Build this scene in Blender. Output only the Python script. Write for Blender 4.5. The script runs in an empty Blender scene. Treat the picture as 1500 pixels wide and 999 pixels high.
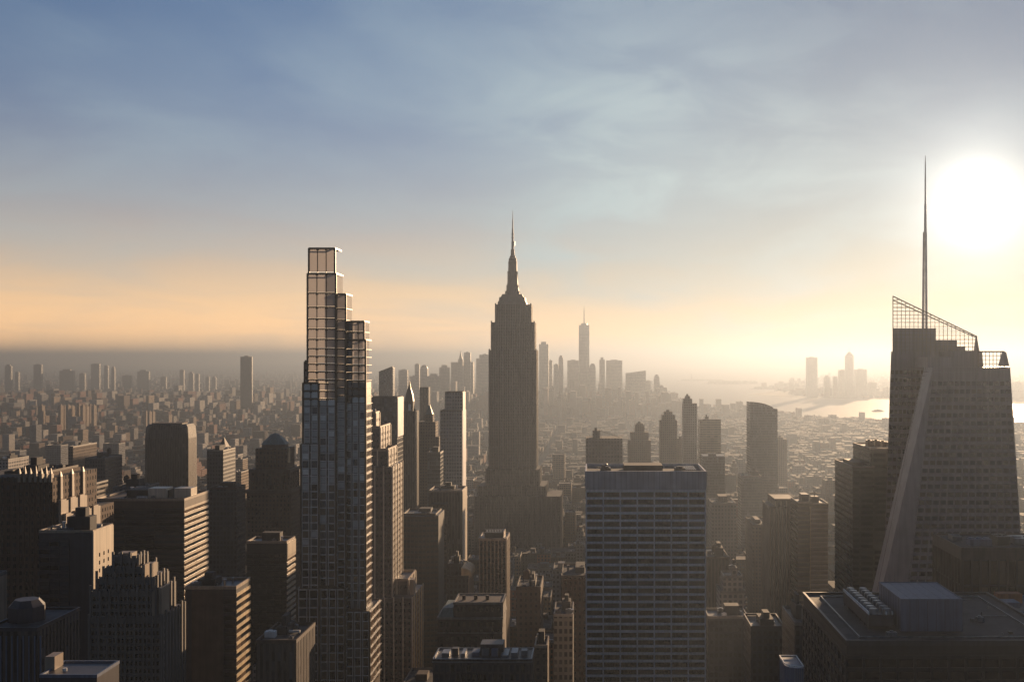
import bpy, math, random
import numpy as np
R = math.radians
SC = bpy.context.scene
C = SC.collection
F, VX, HY, CZ = 1576.0, 870.0, 527.0, 260.0        # focal length in px, street vanishing point, eye level, eye height

# ------------------------------------------------------------------ camera, sky, sun, exposure
cam = bpy.data.objects.new('camera', bpy.data.cameras.new('camera')); C.objects.link(cam)
cam.location = (0, 0, CZ); cam.rotation_euler = (R(90), 0, 0)
cam.data.sensor_width = 36; cam.data.lens = 36*F/1500
cam.data.shift_x = (750-VX)/1500; cam.data.shift_y = (HY-499.5)/1500
cam.data.clip_start = 1; cam.data.clip_end = 120000
SC.camera = cam

SUN_AZ, SUN_EL = math.atan2(1432-VX, F), R(7.9)     # azimuth to the right of +Y
sdir = (math.sin(SUN_AZ)*math.cos(SUN_EL), math.cos(SUN_AZ)*math.cos(SUN_EL), math.sin(SUN_EL))
SC.view_settings.view_transform = 'Standard'; SC.view_settings.look = 'None'
SC.view_settings.gamma = 1; SC.view_settings.use_curve_mapping = False
SC.view_settings.exposure = 0.95
SC.cycles.use_denoising = True
SC.cycles.max_bounces = 5; SC.cycles.diffuse_bounces = 2; SC.cycles.glossy_bounces = 3
SC.cycles.volume_bounces = 0; SC.cycles.transparent_max_bounces = 8
SC.cycles.sample_clamp_indirect = 4

sun = bpy.data.objects.new('sun', bpy.data.lights.new('sun', 'SUN')); C.objects.link(sun)
sun.data.energy = 5.0; sun.data.angle = R(0.6); sun.data.color = (1.0, 0.66, 0.38)
from mathutils import Vector
sun.rotation_euler = Vector(sdir).to_track_quat('Z', 'Y').to_euler()

W = bpy.data.worlds.new('World'); SC.world = W; W.use_nodes = True
nt = W.node_tree; nt.nodes.clear()
def N(nt, t, **k):
    n = nt.nodes.new(t)
    for a, v in k.items():
        if a.startswith('i_'): n.inputs[int(a[2:])].default_value = v
        else: setattr(n, a, v)
    return n
def L(nt, a, b): nt.links.new(a, b)
def M(nt, op, a, b=None, c=None):
    n = nt.nodes.new('ShaderNodeMath'); n.operation = op
    for i, v in enumerate((a, b, c)):
        if v is None: continue
        if isinstance(v, (int, float)): n.inputs[i].default_value = v
        else: nt.links.new(v, n.inputs[i])
    return n.outputs[0]
def mixc(nt, fac, a, b, mode='MIX'):
    n = nt.nodes.new('ShaderNodeMix'); n.data_type = 'RGBA'; n.blend_type = mode
    for i, v in ((0, fac), (6, a), (7, b)):
        if isinstance(v, (int, float)): n.inputs[i].default_value = v
        elif isinstance(v, tuple): n.inputs[i].default_value = v if len(v) == 4 else (*v, 1)
        else: nt.links.new(v, n.inputs[i])
    return n.outputs[2]
sky = N(nt, 'ShaderNodeTexSky', sky_type='NISHITA', sun_disc=False, sun_elevation=SUN_EL, sun_rotation=SUN_AZ,
        altitude=0, air_density=1.0, dust_density=0.3, ozone_density=2.5)
tc = N(nt, 'ShaderNodeTexCoord')
sp = N(nt, 'ShaderNodeSeparateXYZ'); L(nt, tc.outputs['Generated'], sp.inputs[0])
# thin high cloud, laid out on a plane above the city
zz = M(nt, 'MAXIMUM', sp.outputs[2], 0.02)
cv = N(nt, 'ShaderNodeCombineXYZ')
L(nt, M(nt, 'DIVIDE', sp.outputs[0], M(nt, 'ADD', zz, .10)), cv.inputs[0]); L(nt, M(nt, 'DIVIDE', sp.outputs[1], M(nt, 'ADD', zz, .10)), cv.inputs[1])
nz = N(nt, 'ShaderNodeTexNoise'); L(nt, cv.outputs[0], nz.inputs['Vector'])
nz.inputs['Scale'].default_value = 0.75; nz.inputs['Detail'].default_value = 7; nz.inputs['Roughness'].default_value = 0.52
nz.inputs['Distortion'].default_value = 0.5
cr = N(nt, 'ShaderNodeMapRange', interpolation_type='SMOOTHSTEP'); L(nt, nz.outputs[0], cr.inputs[0])
cr.inputs[1].default_value = .40; cr.inputs[2].default_value = .70; cr.inputs[3].default_value = 0; cr.inputs[4].default_value = .28
dt = N(nt, 'ShaderNodeVectorMath', operation='DOT_PRODUCT'); L(nt, tc.outputs['Generated'], dt.inputs[0]); dt.inputs[1].default_value = sdir
d = M(nt, 'MAXIMUM', dt.outputs['Value'], 0.0)
core = M(nt, 'POWER', d, 3200.0); halo = M(nt, 'POWER', d, 160.0); wide = M(nt, 'POWER', d, 14.0)
skyc = mixc(nt, 1.0, sky.outputs[0], (.74, .88, 1.12), 'MULTIPLY')
skyc = mixc(nt, 1.0, skyc, mixc(nt, wide, (1, 1, 1), (.42, .46, .5)), 'MULTIPLY')
away = M(nt, 'MULTIPLY', M(nt, 'ADD', dt.outputs['Value'], 1.0), .5)
dimr = N(nt, 'ShaderNodeMapRange', interpolation_type='SMOOTHSTEP'); L(nt, away, dimr.inputs[0]); dimr.inputs[1].default_value = .1; dimr.inputs[2].default_value = .8; dimr.inputs[3].default_value = .30; dimr.inputs[4].default_value = .87
band = M(nt, 'POWER', 2.718, M(nt, 'MULTIPLY', M(nt, 'ABSOLUTE', sp.outputs[2]), -13.0))       # dusty warm layer low on the horizon
sunward = N(nt, 'ShaderNodeMapRange', interpolation_type='SMOOTHSTEP'); L(nt, away, sunward.inputs[0]); sunward.inputs[1].default_value = .45; sunward.inputs[2].default_value = .8
skyc = mixc(nt, M(nt, 'MULTIPLY', band, .85), skyc, mixc(nt, sunward.outputs[0], (7.0, 8.2, 11.0), mixc(nt, wide, (17.5, 9.8, 4.4), (8.5, 5.2, 2.1))))
def lobe(x, y, p):
    v = Vector(((x-VX)/F, 1, (HY-y)/F)).normalized()
    n = N(nt, 'ShaderNodeVectorMath', operation='DOT_PRODUCT'); L(nt, tc.outputs['Generated'], n.inputs[0]); n.inputs[1].default_value = v
    return M(nt, 'POWER', M(nt, 'MAXIMUM', n.outputs['Value'], 0.0), p)
n3 = N(nt, 'ShaderNodeTexNoise'); m3 = N(nt, 'ShaderNodeMapping'); m3.inputs['Scale'].default_value = (7, 7, 19); L(nt, tc.outputs['Generated'], m3.inputs[0]); L(nt, m3.outputs[0], n3.inputs['Vector'])
n3.inputs['Scale'].default_value = 1.0; n3.inputs['Detail'].default_value = 8; n3.inputs['Roughness'].default_value = .5; n3.inputs['Distortion'].default_value = .6
c3 = N(nt, 'ShaderNodeMapRange', interpolation_type='SMOOTHSTEP'); L(nt, n3.outputs[0], c3.inputs[0]); c3.inputs[1].default_value = .42; c3.inputs[2].default_value = .66
bank = M(nt, 'ADD', M(nt, 'ADD', lobe(870, 270, 90.0), M(nt, 'MULTIPLY', lobe(1150, 330, 60.0), .7)), M(nt, 'MULTIPLY', lobe(350, 260, 40.0), .22))
low = M(nt, 'POWER', 2.718, M(nt, 'MULTIPLY', M(nt, 'ABSOLUTE', sp.outputs[2]), -30.0))
skyc = mixc(nt, low, skyc, mixc(nt, sunward.outputs[0], (6.0, 8.0, 12.5), mixc(nt, wide, (36.0, 20.0, 8.5), (12.0, 7.0, 3.0))))
cloudfac = M(nt, 'MINIMUM', M(nt, 'ADD', cr.outputs[0], M(nt, 'MULTIPLY', bank, M(nt, 'ADD', M(nt, 'MULTIPLY', c3.outputs[0], .30), .34))), .9)
cloudc = mixc(nt, wide, (5.2, 6.6, 7.0), (6.6, 7.8, 7.9))
col = mixc(nt, cloudfac, skyc, cloudc)
def addc(col, fac, c): return mixc(nt, 1.0, col, mixc(nt, fac, (0, 0, 0), c), 'ADD')
mid = M(nt, 'POWER', d, 700.0)
col = addc(col, core, (17, 15.5, 13)); col = addc(col, mid, (6.0, 5.8, 5.2)); col = addc(col, halo, (1.5, 1.5, 1.5)); col = addc(col, wide, (.5, .45, .35))
col = mixc(nt, 1.0, col, dimr.outputs[0], 'MULTIPLY')
bg = N(nt, 'ShaderNodeBackground'); bg.inputs[1].default_value = 0.05
wo = N(nt, 'ShaderNodeOutputWorld'); L(nt, col, bg.inputs[0]); L(nt, bg.outputs[0], wo.inputs[0])

# ------------------------------------------------------------------ haze
HAZE = 1.3e-4
HAZE_TOP = 452.0

# ------------------------------------------------------------------ materials
def mat(name):
    m = bpy.data.materials.new(name); m.use_nodes = True
    return m, m.node_tree, m.node_tree.nodes['Principled BSDF']
def plain(name, c, rough=.8, metal=0, var=.18, scale=.25, spec=.5):
    m, t, b = mat(name)
    tcn = N(t, 'ShaderNodeTexCoord'); n = N(t, 'ShaderNodeTexNoise'); L(t, tcn.outputs['Object'], n.inputs['Vector'])
    n.inputs['Scale'].default_value = scale; n.inputs['Detail'].default_value = 5
    lo = tuple(max(0, v*(1-var)) for v in c); hi = tuple(min(1, v*(1+var)) for v in c)
    mr = N(t, 'ShaderNodeMapRange'); L(t, n.outputs[0], mr.inputs[0]); mr.inputs[1].default_value = .3; mr.inputs[2].default_value = .7
    m2 = N(t, 'ShaderNodeMapping'); m2.inputs['Scale'].default_value = (.9, .9, .035); L(t, tcn.outputs['Object'], m2.inputs[0])
    n2 = N(t, 'ShaderNodeTexNoise'); L(t, m2.outputs[0], n2.inputs['Vector']); n2.inputs['Scale'].default_value = 1; n2.inputs['Detail'].default_value = 4
    r2 = N(t, 'ShaderNodeMapRange'); L(t, n2.outputs[0], r2.inputs[0]); r2.inputs[1].default_value = .3; r2.inputs[2].default_value = .65; r2.inputs[3].default_value = 1.1; r2.inputs[4].default_value = .78
    L(t, mixc(t, 1.0, mixc(t, mr.outputs[0], lo, hi), r2.outputs[0], 'MULTIPLY'), b.inputs['Base Color'])
    b.inputs['Roughness'].default_value = rough; b.inputs['Metallic'].default_value = metal
    b.inputs['Specular IOR Level'].default_value = spec
    return m
def facade(name, wall, glass=(.02, .025, .03), w=3.2, h=3.6, fu=.5, fv=.5, rough=.75, grough=.18, roof=(.045, .045, .05), attr=False, spec=.4):
    """stone or metal wall with its pattern of windows, measured in metres on the building itself"""
    m, t, b = mat(name)
    tcn = N(t, 'ShaderNodeTexCoord'); s = N(t, 'ShaderNodeSeparateXYZ'); L(t, tcn.outputs['Object'], s.inputs[0])
    sn = N(t, 'ShaderNodeSeparateXYZ'); L(t, tcn.outputs['Normal'], sn.inputs[0])
    ax = M(t, 'GREATER_THAN', M(t, 'ABSOLUTE', sn.outputs[0]), .6)
    u = M(t, 'ADD', M(t, 'MULTIPLY', s.outputs[1], ax), M(t, 'MULTIPLY', s.outputs[0], M(t, 'SUBTRACT', 1.0, ax)))
    up = M(t, 'GREATER_THAN', M(t, 'ABSOLUTE', sn.outputs[2]), .5)
    oi = N(t, 'ShaderNodeObjectInfo')
    k = M(t, 'ADD', 1.0, M(t, 'MULTIPLY', M(t, 'SUBTRACT', oi.outputs['Random'], .5), .3)) if attr else 1.0
    uw = M(t, 'DIVIDE', u, M(t, 'MULTIPLY', k, w)) if attr else M(t, 'DIVIDE', u, w); vh = M(t, 'DIVIDE', s.outputs[2], h)
    mu = M(t, 'LESS_THAN', M(t, 'ABSOLUTE', M(t, 'SUBTRACT', M(t, 'FRACT', uw), .5)), fu/2) if fu < 1 else 1.0
    mv = M(t, 'LESS_THAN', M(t, 'ABSOLUTE', M(t, 'SUBTRACT', M(t, 'FRACT', vh), .5)), fv/2) if fv < 1 else 1.0
    win = M(t, 'MULTIPLY', M(t, 'MULTIPLY', mu, mv), M(t, 'SUBTRACT', 1.0, up))
    cb = N(t, 'ShaderNodeCombineXYZ'); L(t, M(t, 'FLOOR', uw), cb.inputs[0]); L(t, M(t, 'FLOOR', vh), cb.inputs[1]); L(t, ax, cb.inputs[2])
    wn = N(t, 'ShaderNodeTexWhiteNoise'); L(t, cb.outputs[0], wn.inputs['Vector'])
    nn = N(t, 'ShaderNodeTexNoise'); L(t, tcn.outputs['Object'], nn.inputs['Vector']); nn.inputs['Scale'].default_value = .06; nn.inputs['Detail'].default_value = 6
    if attr:
        at = N(t, 'ShaderNodeAttribute', attribute_name='wall_colour'); wc = at.outputs['Color']
    else:
        wc = N(t, 'ShaderNodeRGB'); wc.outputs[0].default_value = (*wall, 1); wc = wc.outputs[0]
    g = N(t, 'ShaderNodeMapRange'); L(t, nn.outputs[0], g.inputs[0]); g.inputs[1].default_value = .3; g.inputs[2].default_value = .7
    g.inputs[3].default_value = .8; g.inputs[4].default_value = 1.18
    wcol = mixc(t, 1.0, wc, g.outputs[0], 'MULTIPLY')
    gl = mixc(t, M(t, 'POWER', wn.outputs[0], 4.0), glass, tuple(min(.5, v*2.5+.05) for v in glass))
    c1 = mixc(t, win, wcol, gl)
    n2 = N(t, 'ShaderNodeTexNoise'); L(t, tcn.outputs['Object'], n2.inputs['Vector']); n2.inputs['Scale'].default_value = .22; n2.inputs['Detail'].default_value = 3
    rg = N(t, 'ShaderNodeMapRange'); L(t, n2.outputs[0], rg.inputs[0]); rg.inputs[1].default_value = .35; rg.inputs[2].default_value = .65
    rc = mixc(t, rg.outputs[0], tuple(v*.6 for v in roof), tuple(v*1.7 for v in roof))
    L(t, mixc(t, up, c1, rc), b.inputs['Base Color']); b.inputs['Specular IOR Level'].default_value = spec
    rr = M(t, 'ADD', rough, M(t, 'MULTIPLY', win, grough-rough)); L(t, rr, b.inputs['Roughness'])
    bp = N(t, 'ShaderNodeBump'); bp.inputs['Strength'].default_value = .5; bp.inputs['Distance'].default_value = .3
    L(t, M(t, 'SUBTRACT', 1.0, win), bp.inputs['Height']); L(t, bp.outputs[0], b.inputs['Normal'])
    return m
def glassm(name, c, rough=.12, spec=.6):
    m, t, b = mat(name)
    oi = N(t, 'ShaderNodeObjectInfo'); tcn = N(t, 'ShaderNodeTexCoord')
    n = N(t, 'ShaderNodeTexNoise'); L(t, tcn.outputs['Object'], n.inputs['Vector']); n.inputs['Scale'].default_value = .9
    L(t, mixc(t, M(t, 'MULTIPLY', M(t, 'ADD', M(t, 'POWER', oi.outputs['Random'], 2.0), n.outputs[0]), .55), tuple(v*.5 for v in c), tuple(v*1.7 for v in c)), b.inputs['Base Color'])
    b.inputs['Roughness'].default_value = rough; b.inputs['Specular IOR Level'].default_value = spec
    return m

MT = {}
MT['glass_dark'] = glassm('dark glass', (.008, .009, .013))
MT['glass_blue'] = glassm('blue glass', (.03, .04, .055))
MT['glass_pale'] = glassm('pale glass', (.34, .34, .33), .25)
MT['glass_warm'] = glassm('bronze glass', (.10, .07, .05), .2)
MT['travertine'] = plain('travertine', (.62, .60, .62), .5, scale=.08)
MT['bronze'] = plain('bronze frame', (.075, .055, .042), .45, .3)
MT['champagne'] = plain('champagne metal', (.60, .58, .56), .45, .1)
MT['limestone'] = plain('limestone', (.15, .138, .133), .6, scale=.07)
MT['brick'] = plain('brown brick', (.07, .048, .04), .7)
MT['tan'] = plain('tan brick', (.32, .25, .19), .5, scale=.07)
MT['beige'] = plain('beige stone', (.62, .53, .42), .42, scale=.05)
MT['darkwall'] = plain('dark cladding', (.028, .028, .036), .5)
MT['black'] = plain('black cladding', (.018, .018, .021), .4)
MT['navy'] = plain('navy cladding', (.035, .033, .046), .45)
MT['steel'] = plain('galvanised steel', (.22, .23, .25), .4, .6)
MT['white'] = plain('white paint', (.75, .74, .72), .5)
MT['roof'] = plain('roof membrane', (.03, .03, .036), .8, var=.5, scale=.15)
MT['rooflight'] = plain('pale roof', (.13, .13, .14), .8, var=.4, scale=.15)
MT['bluebox'] = plain('blue grey panel', (.10, .13, .20), .5, var=.08)
MT['wood'] = plain('tank wood', (.13, .09, .06), .9)
MT['copper'] = plain('green copper', (.12, .17, .17), .6)
MT['darkgreen'] = plain('dark green cladding', (.03, .038, .036), .5)
MT['gold'] = plain('gilded stone', (.55, .42, .25), .5)  # gold tone also stands for sunlight painted on end walls
MT['boastone'] = plain('silver facade', (.23, .205, .225), .5, .1, scale=.05)
MT['foliage'] = plain('foliage', (.05, .07, .035), .9, var=.5, scale=2)
MT['facetglass'] = plain('pale facet glass', (.25, .235, .255), .4, scale=.1)
MT['fascia_t'] = plain('weathered travertine', (.34, .33, .37), .6, var=.25, scale=.12)  # darker and bluer than the travertine of the grid
MT['tanwall'] = plain('dusty tan masonry', (.15, .125, .11), .5, var=.25, scale=.12)
MT['lattice'] = plain('lattice steel', (.22, .18, .15), .5, .3)

# ------------------------------------------------------------------ mesh helpers
class MB:
    def __init__(s): s.v = []; s.f = []; s.m = []; s.mi = 0
    def q(s, *p):
        n = len(s.v); s.v += [tuple(a) for a in p]; s.f.append(tuple(range(n, n+len(p)))); s.m.append(s.mi)
    def box(s, x0, x1, y0, y1, z0, z1, bottom=False):
        n = len(s.v)
        s.v += [(x0,y0,z0),(x1,y0,z0),(x1,y1,z0),(x0,y1,z0),(x0,y0,z1),(x1,y0,z1),(x1,y1,z1),(x0,y1,z1)]
        fs = [(0,1,5,4),(1,2,6,5),(2,3,7,6),(3,0,4,7),(4,5,6,7),(3,2,1,0)]
        for a in fs: s.f.append(tuple(n+i for i in a)); s.m.append(s.mi)
    def loft(s, rings, cap=True):
        """rings: list of lists of 3d points, same count, counter-clockwise from above"""
        k = len(rings[0]); n = len(s.v)
        for r in rings: s.v += [tuple(p) for p in r]
        for i in range(len(rings)-1):
            for j in range(k):
                a = n+i*k+j; b = n+i*k+(j+1) % k
                s.f.append((a, b, b+k, a+k)); s.m.append(s.mi)
        if cap:
            s.f.append(tuple(n+(len(rings)-1)*k+j for j in range(k))); s.m.append(s.mi)
            s.f.append(tuple(n+k-1-j for j in range(k))); s.m.append(s.mi)
    def prism(s, poly, z0, z1, sc=1.0, c=None):
        if c is None: c = (sum(p[0] for p in poly)/len(poly), sum(p[1] for p in poly)/len(poly))
        s.loft([[(x, y, z0) for x, y in poly], [(c[0]+(x-c[0])*sc, c[1]+(y-c[1])*sc, z1) for x, y in poly]])
    def cyl(s, cx, cy, z0, z1, r0, r1=None, n=12):
        r1 = r0 if r1 is None else r1
        s.loft([[(cx+r*math.cos(2*math.pi*i/n), cy+r*math.sin(2*math.pi*i/n), z) for i in range(n)] for r, z in ((r0, z0), (max(r1, .01), z1))])
    def bar(s, a, b, w):
        a = Vector(a); b = Vector(b); d = (b-a).normalized()
        up = Vector((0, 0, 1)) if abs(d.z) < .9 else Vector((0, 1, 0))
        p = d.cross(up).normalized()*w/2; q = d.cross(p).normalized()*w/2
        s.loft([[c+p+q, c-p+q, c-p-q, c+p-q] for c in (a, b)])
    def build(s, name, m, parent=None, loc=None, link=True):
        me = bpy.data.meshes.new(name); o_ = (0, 0, 0)
        if parent is not None: o_ = parent['_o'] if '_o' in parent.keys() else (0, 0, 0)
        if loc is not None: o_ = loc
        v = np.array(s.v, dtype=float).reshape(-1, 3) - np.array(o_)
        me.from_pydata(v.tolist(), [], s.f)
        ms = m if isinstance(m, (list, tuple)) else [m]
        for x in ms: me.materials.append(MT[x] if isinstance(x, str) else x)
        if len(ms) > 1: me.polygons.foreach_set('material_index', s.m)
        me.update()
        o = bpy.data.objects.new(name, me); C.objects.link(o)
        if parent is not None: o.parent = parent; o.location = (0, 0, 0)
        else: o.location = o_
        return o
def px(x, Y): return (x-VX)/F*Y
def pz(y, Y): return CZ-(y-HY)/F*Y
def tag(o, label=None, cat=None, group=None, kind=None):
    for k, v in (('label', label), ('category', cat), ('group', group), ('kind', kind)):
        if v: o[k] = v
    return o
ALL = []      # footprints (x0,x1,y0,y1) kept clear by the generated city, with top height
def root(name, label, cat, loc, group=None):
    o = bpy.data.objects.new(name, None); C.objects.link(o); o.location = loc; o.empty_display_size = 5
    o['_o'] = list(loc); tag(o, label, cat, group); return o
def part_of(r, name, mb, m, **k): 
    o = mb.build(name, m, r)
    return tag(o, **k)
def subpart(p, r, name, mb, m):
    o = mb.build(name, m, r); o.parent = p; return o

# panes: windows as objects of their own -------------------------------------------------------
PANES = {}
def pane(r, P, U, V, w, h, m, th=.12, proud=.06):
    PANES.setdefault(r.name, (r, []))[1].append((P, U, V, w, h, m, th, proud))
def vis(P):
    return P[1] > 0 and 999 > HY-(P[2]-CZ)/P[1]*F-6 and -20 < VX+P[0]/P[1]*F < 1520
def finish_panes(limit=100):
    rnd = random.Random(5)
    for key, (r, lst) in PANES.items():
        lst = [p for p in lst if vis(p[0])]
        lst.sort(key=lambda p: -p[3]*p[4]*abs(p[1][0]*1.0+p[1][1]*.15)/p[0][1]**2 + rnd.random()*1e-9)
        cache = {}
        rest = MB(); mats = []
        for i, (P, U, V, w, h, m, th, proud) in enumerate(lst):
            U = Vector(U).normalized(); V = Vector(V).normalized(); Nn = U.cross(V).normalized()
            def corners(c):
                a = [c-U*w/2-V*h/2, c+U*w/2-V*h/2, c+U*w/2+V*h/2, c-U*w/2+V*h/2]
                return [p-Nn*(th-proud) for p in a], [p+Nn*proud for p in a]
            if i < limit:
                ck = (round(w, 2), round(h, 2), tuple(round(x, 3) for x in (*U, *V)), m, th, proud)
                if ck not in cache:
                    b = MB(); lo, hi = corners(Vector((0, 0, 0))); b.loft([lo, hi])
                    me = bpy.data.meshes.new('window'); me.from_pydata([tuple(x) for x in b.v], [], b.f); me.materials.append(MT[m]); cache[ck] = me
                o = bpy.data.objects.new('window', cache[ck]); C.objects.link(o); o.parent = r; o.location = Vector(P)-r.location
            else:
                if m not in mats: mats.append(m)
                rest.mi = mats.index(m); lo, hi = corners(Vector(P)); rest.loft([lo, hi])
        if rest.v:
            o = rest.build('window', mats, r); o['kind'] = 'stuff'
def grid(r, O, U, V, nc, nr, cw, ch, fw=.7, fh=.6, mats=('glass_dark',), rnd=None, ribs=None, bands=None, proud=.06, skip=None, vo=.5, th=.12, ribw=None, bandw=None):
    """nc x nr windows on the face with lower left corner O; ribs / bands are MBs that receive piers and spandrels as (mb, depth)"""
    rnd = rnd or random.Random(1)
    O = Vector(O); U = Vector(U).normalized(); V = Vector(V).normalized(); Nn = U.cross(V).normalized()
    for j in range(nr):
        for i in range(nc):
            if skip and skip(i, j): continue
            c = O+U*cw*(i+.5)+V*ch*(j+vo)
            pane(r, c, U, V, cw*fw, ch*fh, rnd.choice(mats), th, proud)
    def slab(mb, a, b, wv, dep):   # box along a->b, width vector wv, protruding dep
        s = wv/2; mb.loft([[a-s, b-s, b+s, a+s], [a-s+Nn*dep, b-s+Nn*dep, b+s+Nn*dep, a+s+Nn*dep]])
    if ribs:
        mb, dep = ribs
        for i in range(nc+1):
            a = O+U*cw*i; slab(mb, a, a+V*ch*nr, U*(ribw or cw*(1-fw)*.8)*1.0, dep)
    if bands:
        mb, dep = bands
        for j in range(nr+1):
            a = O+V*ch*j; slab(mb, a, a+U*cw*nc, V*(bandw or ch*(1-fh)*.8), dep)

# roof furniture -------------------------------------------------------------------------------
def ring(mb, x0, x1, y0, y1, z0, z1, t=.6):
    mb.box(x0, x1, y0, y0+t, z0, z1); mb.box(x0, x1, y1-t, y1, z0, z1)
    mb.box(x0, x0+t, y0+t, y1-t, z0, z1-.01); mb.box(x1-t, x1, y0+t, y1-t, z0, z1-.01)
def water_tank(r, x, y, z, s=1.0):
    a = MB()
    for dx in (-1.5, 1.5):
        for dy in (-1.5, 1.5): a.bar((x+dx*s, y+dy*s, z), (x+dx*s, y+dy*s, z+2.6*s), .3*s)
    a.box(x-2*s, x+2*s, y-2*s, y+2*s, z+2.6*s, z+2.9*s)
    o = part_of(r, 'water_tank', a, 'steel')
    b = MB(); b.cyl(x, y, z+2.9*s, z+7*s, 2.1*s, 2.0*s); b.cyl(x, y, z+7.01*s, z+8.6*s, 2.2*s, .05); subpart(o, r, 'tank_barrel', b, 'wood')
def roofkit(r, x0, x1, y0, y1, z, rnd, par='limestone', tank=.4, pent=True, ph=1.2, n=5, pm='roof'):
    a = MB(); ring(a, x0-.05, x1+.05, y0-.05, y1+.05, z-.3, z+ph); part_of(r, 'parapet', a, par)
    w, d = x1-x0, y1-y0
    if pent:
        a = MB(); cx = x0+w*rnd.uniform(.35, .65); cy = y0+d*rnd.uniform(.4, .65); pw = w*rnd.uniform(.12, .25); pd = d*rnd.uniform(.15, .25)
        hh = rnd.uniform(3, 6); a.box(cx-pw, cx+pw, cy-pd, cy+pd, z-.2, z+hh)
        if rnd.random() < .5: a.box(cx-pw*.4, cx+pw*.5, cy-pd*.6, cy+pd*.5, z+hh-.1, z+hh+rnd.uniform(2, 4))
        part_of(r, 'penthouse', a, pm)
    for i in range(n):
        ux = x0+w*rnd.uniform(.1, .9); uy = y0+d*rnd.uniform(.12, .88); a = MB(); sz = rnd.uniform(.8, 2.2)
        k = rnd.random()
        if k < .55:
            a.box(ux-sz, ux+sz, uy-sz*.7, uy+sz*.7, z-.1, z+sz*1.1); a.cyl(ux, uy, z+sz*1.1, z+sz*1.1+.4, sz*.5, n=10)
        elif k < .8: a.cyl(ux, uy, z-.1, z+sz*1.6, sz*.35, n=8); a.cyl(ux, uy, z+sz*1.6, z+sz*1.6+.5, sz*.55, n=8)
        else: a.box(ux-sz*2, ux+sz*2, uy-.5, uy+.5, z+.5, z+1.3); a.box(ux-sz*2, ux-sz*2+.4, uy-.3, uy+.3, z-.1, z+.5); a.box(ux+sz*2-.4, ux+sz*2, uy-.3, uy+.3, z-.1, z+.5)
        part_of(r, 'roof_vent', a, rnd.choice(['steel', 'rooflight', 'white']))
    if rnd.random() < tank: water_tank(r, x0+w*rnd.uniform(.2, .8), y0+d*rnd.uniform(.3, .7), z, rnd.uniform(.9, 1.2))

def tower(name, label, cat, Y, tiers, m, par='limestone', seed=1, kit=True, group=None, tank=0, n=5):
    """tiers: (left px, right px, top px, dY, depth); each a box standing on the ground, lower ones first"""
    rnd = random.Random(seed)
    xs = [px(t[0], Y+t[3]) for t in tiers]+[px(t[1], Y+t[3]) for t in tiers]
    r = root(name, label, cat, ((min(xs)+max(xs))/2, Y, 0), group)
    mb = MB(); info = []
    for i, t in enumerate(tiers):
        YY = Y+t[3]; e = .04*i
        x0, x1, z = px(t[0], YY)+e, px(t[1], YY)-e, pz(t[2], YY)
        zb = -.4 if i == 0 else 0
        mb.box(x0, x1, YY+e, YY+t[4]-e, zb, z); info.append((x0, x1, YY+e, YY+t[4]-e, z))
        ALL.append((x0, x1, YY, YY+t[4], t[0], t[1], t[2]))
    part_of(r, 'wall', mb, m)
    if kit:
        for i, f in enumerate(info):
            big = f is max(info, key=lambda q: q[4])
            roofkit(r, *f, rnd, par, tank=tank if big else 0, pent=big, n=n if big else 1)
    return r, info

# ------------------------------------------------------------------ setting: ground, water, islands
def setting(name, mb, m): o = mb.build(name, m, None); o['kind'] = 'structure'; return o
MT['asphalt'] = plain('asphalt', (.05, .05, .052), .85, var=.3, scale=.02)
MT['concrete'] = plain('concrete pavement', (.09, .088, .086), .9, scale=.05)
MT['land'] = plain('far land', (.05, .048, .042), .95, var=.5, scale=.003)
mw, t, b = mat('harbour water'); MT['water'] = mw
tcn = N(t, 'ShaderNodeTexCoord'); n1 = N(t, 'ShaderNodeTexNoise'); mp = N(t, 'ShaderNodeMapping'); mp.inputs['Scale'].default_value = (.004, .02, 1)
L(t, tcn.outputs['Object'], mp.inputs[0]); L(t, mp.outputs[0], n1.inputs['Vector']); n1.inputs['Scale'].default_value = 1.0; n1.inputs['Detail'].default_value = 8
bp = N(t, 'ShaderNodeBump'); bp.inputs['Strength'].default_value = .25; bp.inputs['Distance'].default_value = 4; L(t, n1.outputs[0], bp.inputs['Height']); L(t, bp.outputs[0], b.inputs['Normal'])
b.inputs['Base Color'].default_value = (.04, .055, .06, 1); b.inputs['Roughness'].default_value = .48; b.inputs['IOR'].default_value = 1.33
g = MB(); g.q((-34000, -500, 0), (34000, -500, 0), (34000, 38000, 0), (-34000, 38000, 0)); setting('ground', g, 'asphalt')
w_ = MB(); w_.q(*[(x, y, .4) for x, y in [(462,5600),(730,5050),(984,4750),(1228,4550),(1680,4250),(3400,3700),(9000,3000),(9000,30000),(-200,36000),(200,20000),(650,12000),(560,8600),(-300,6900),(-900,6500),(100,6450),(380,6250)]])
setting('water', w_, 'water')
j_ = MB(); j_.prism([(1130,7900),(1500,7350),(1950,7050),(2700,6100),(5000,5000),(11000,5000),(11000,26000),(5200,26000),(3000,14000),(1900,10000)], .4, 1.6); setting('land', j_, 'land')
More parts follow.
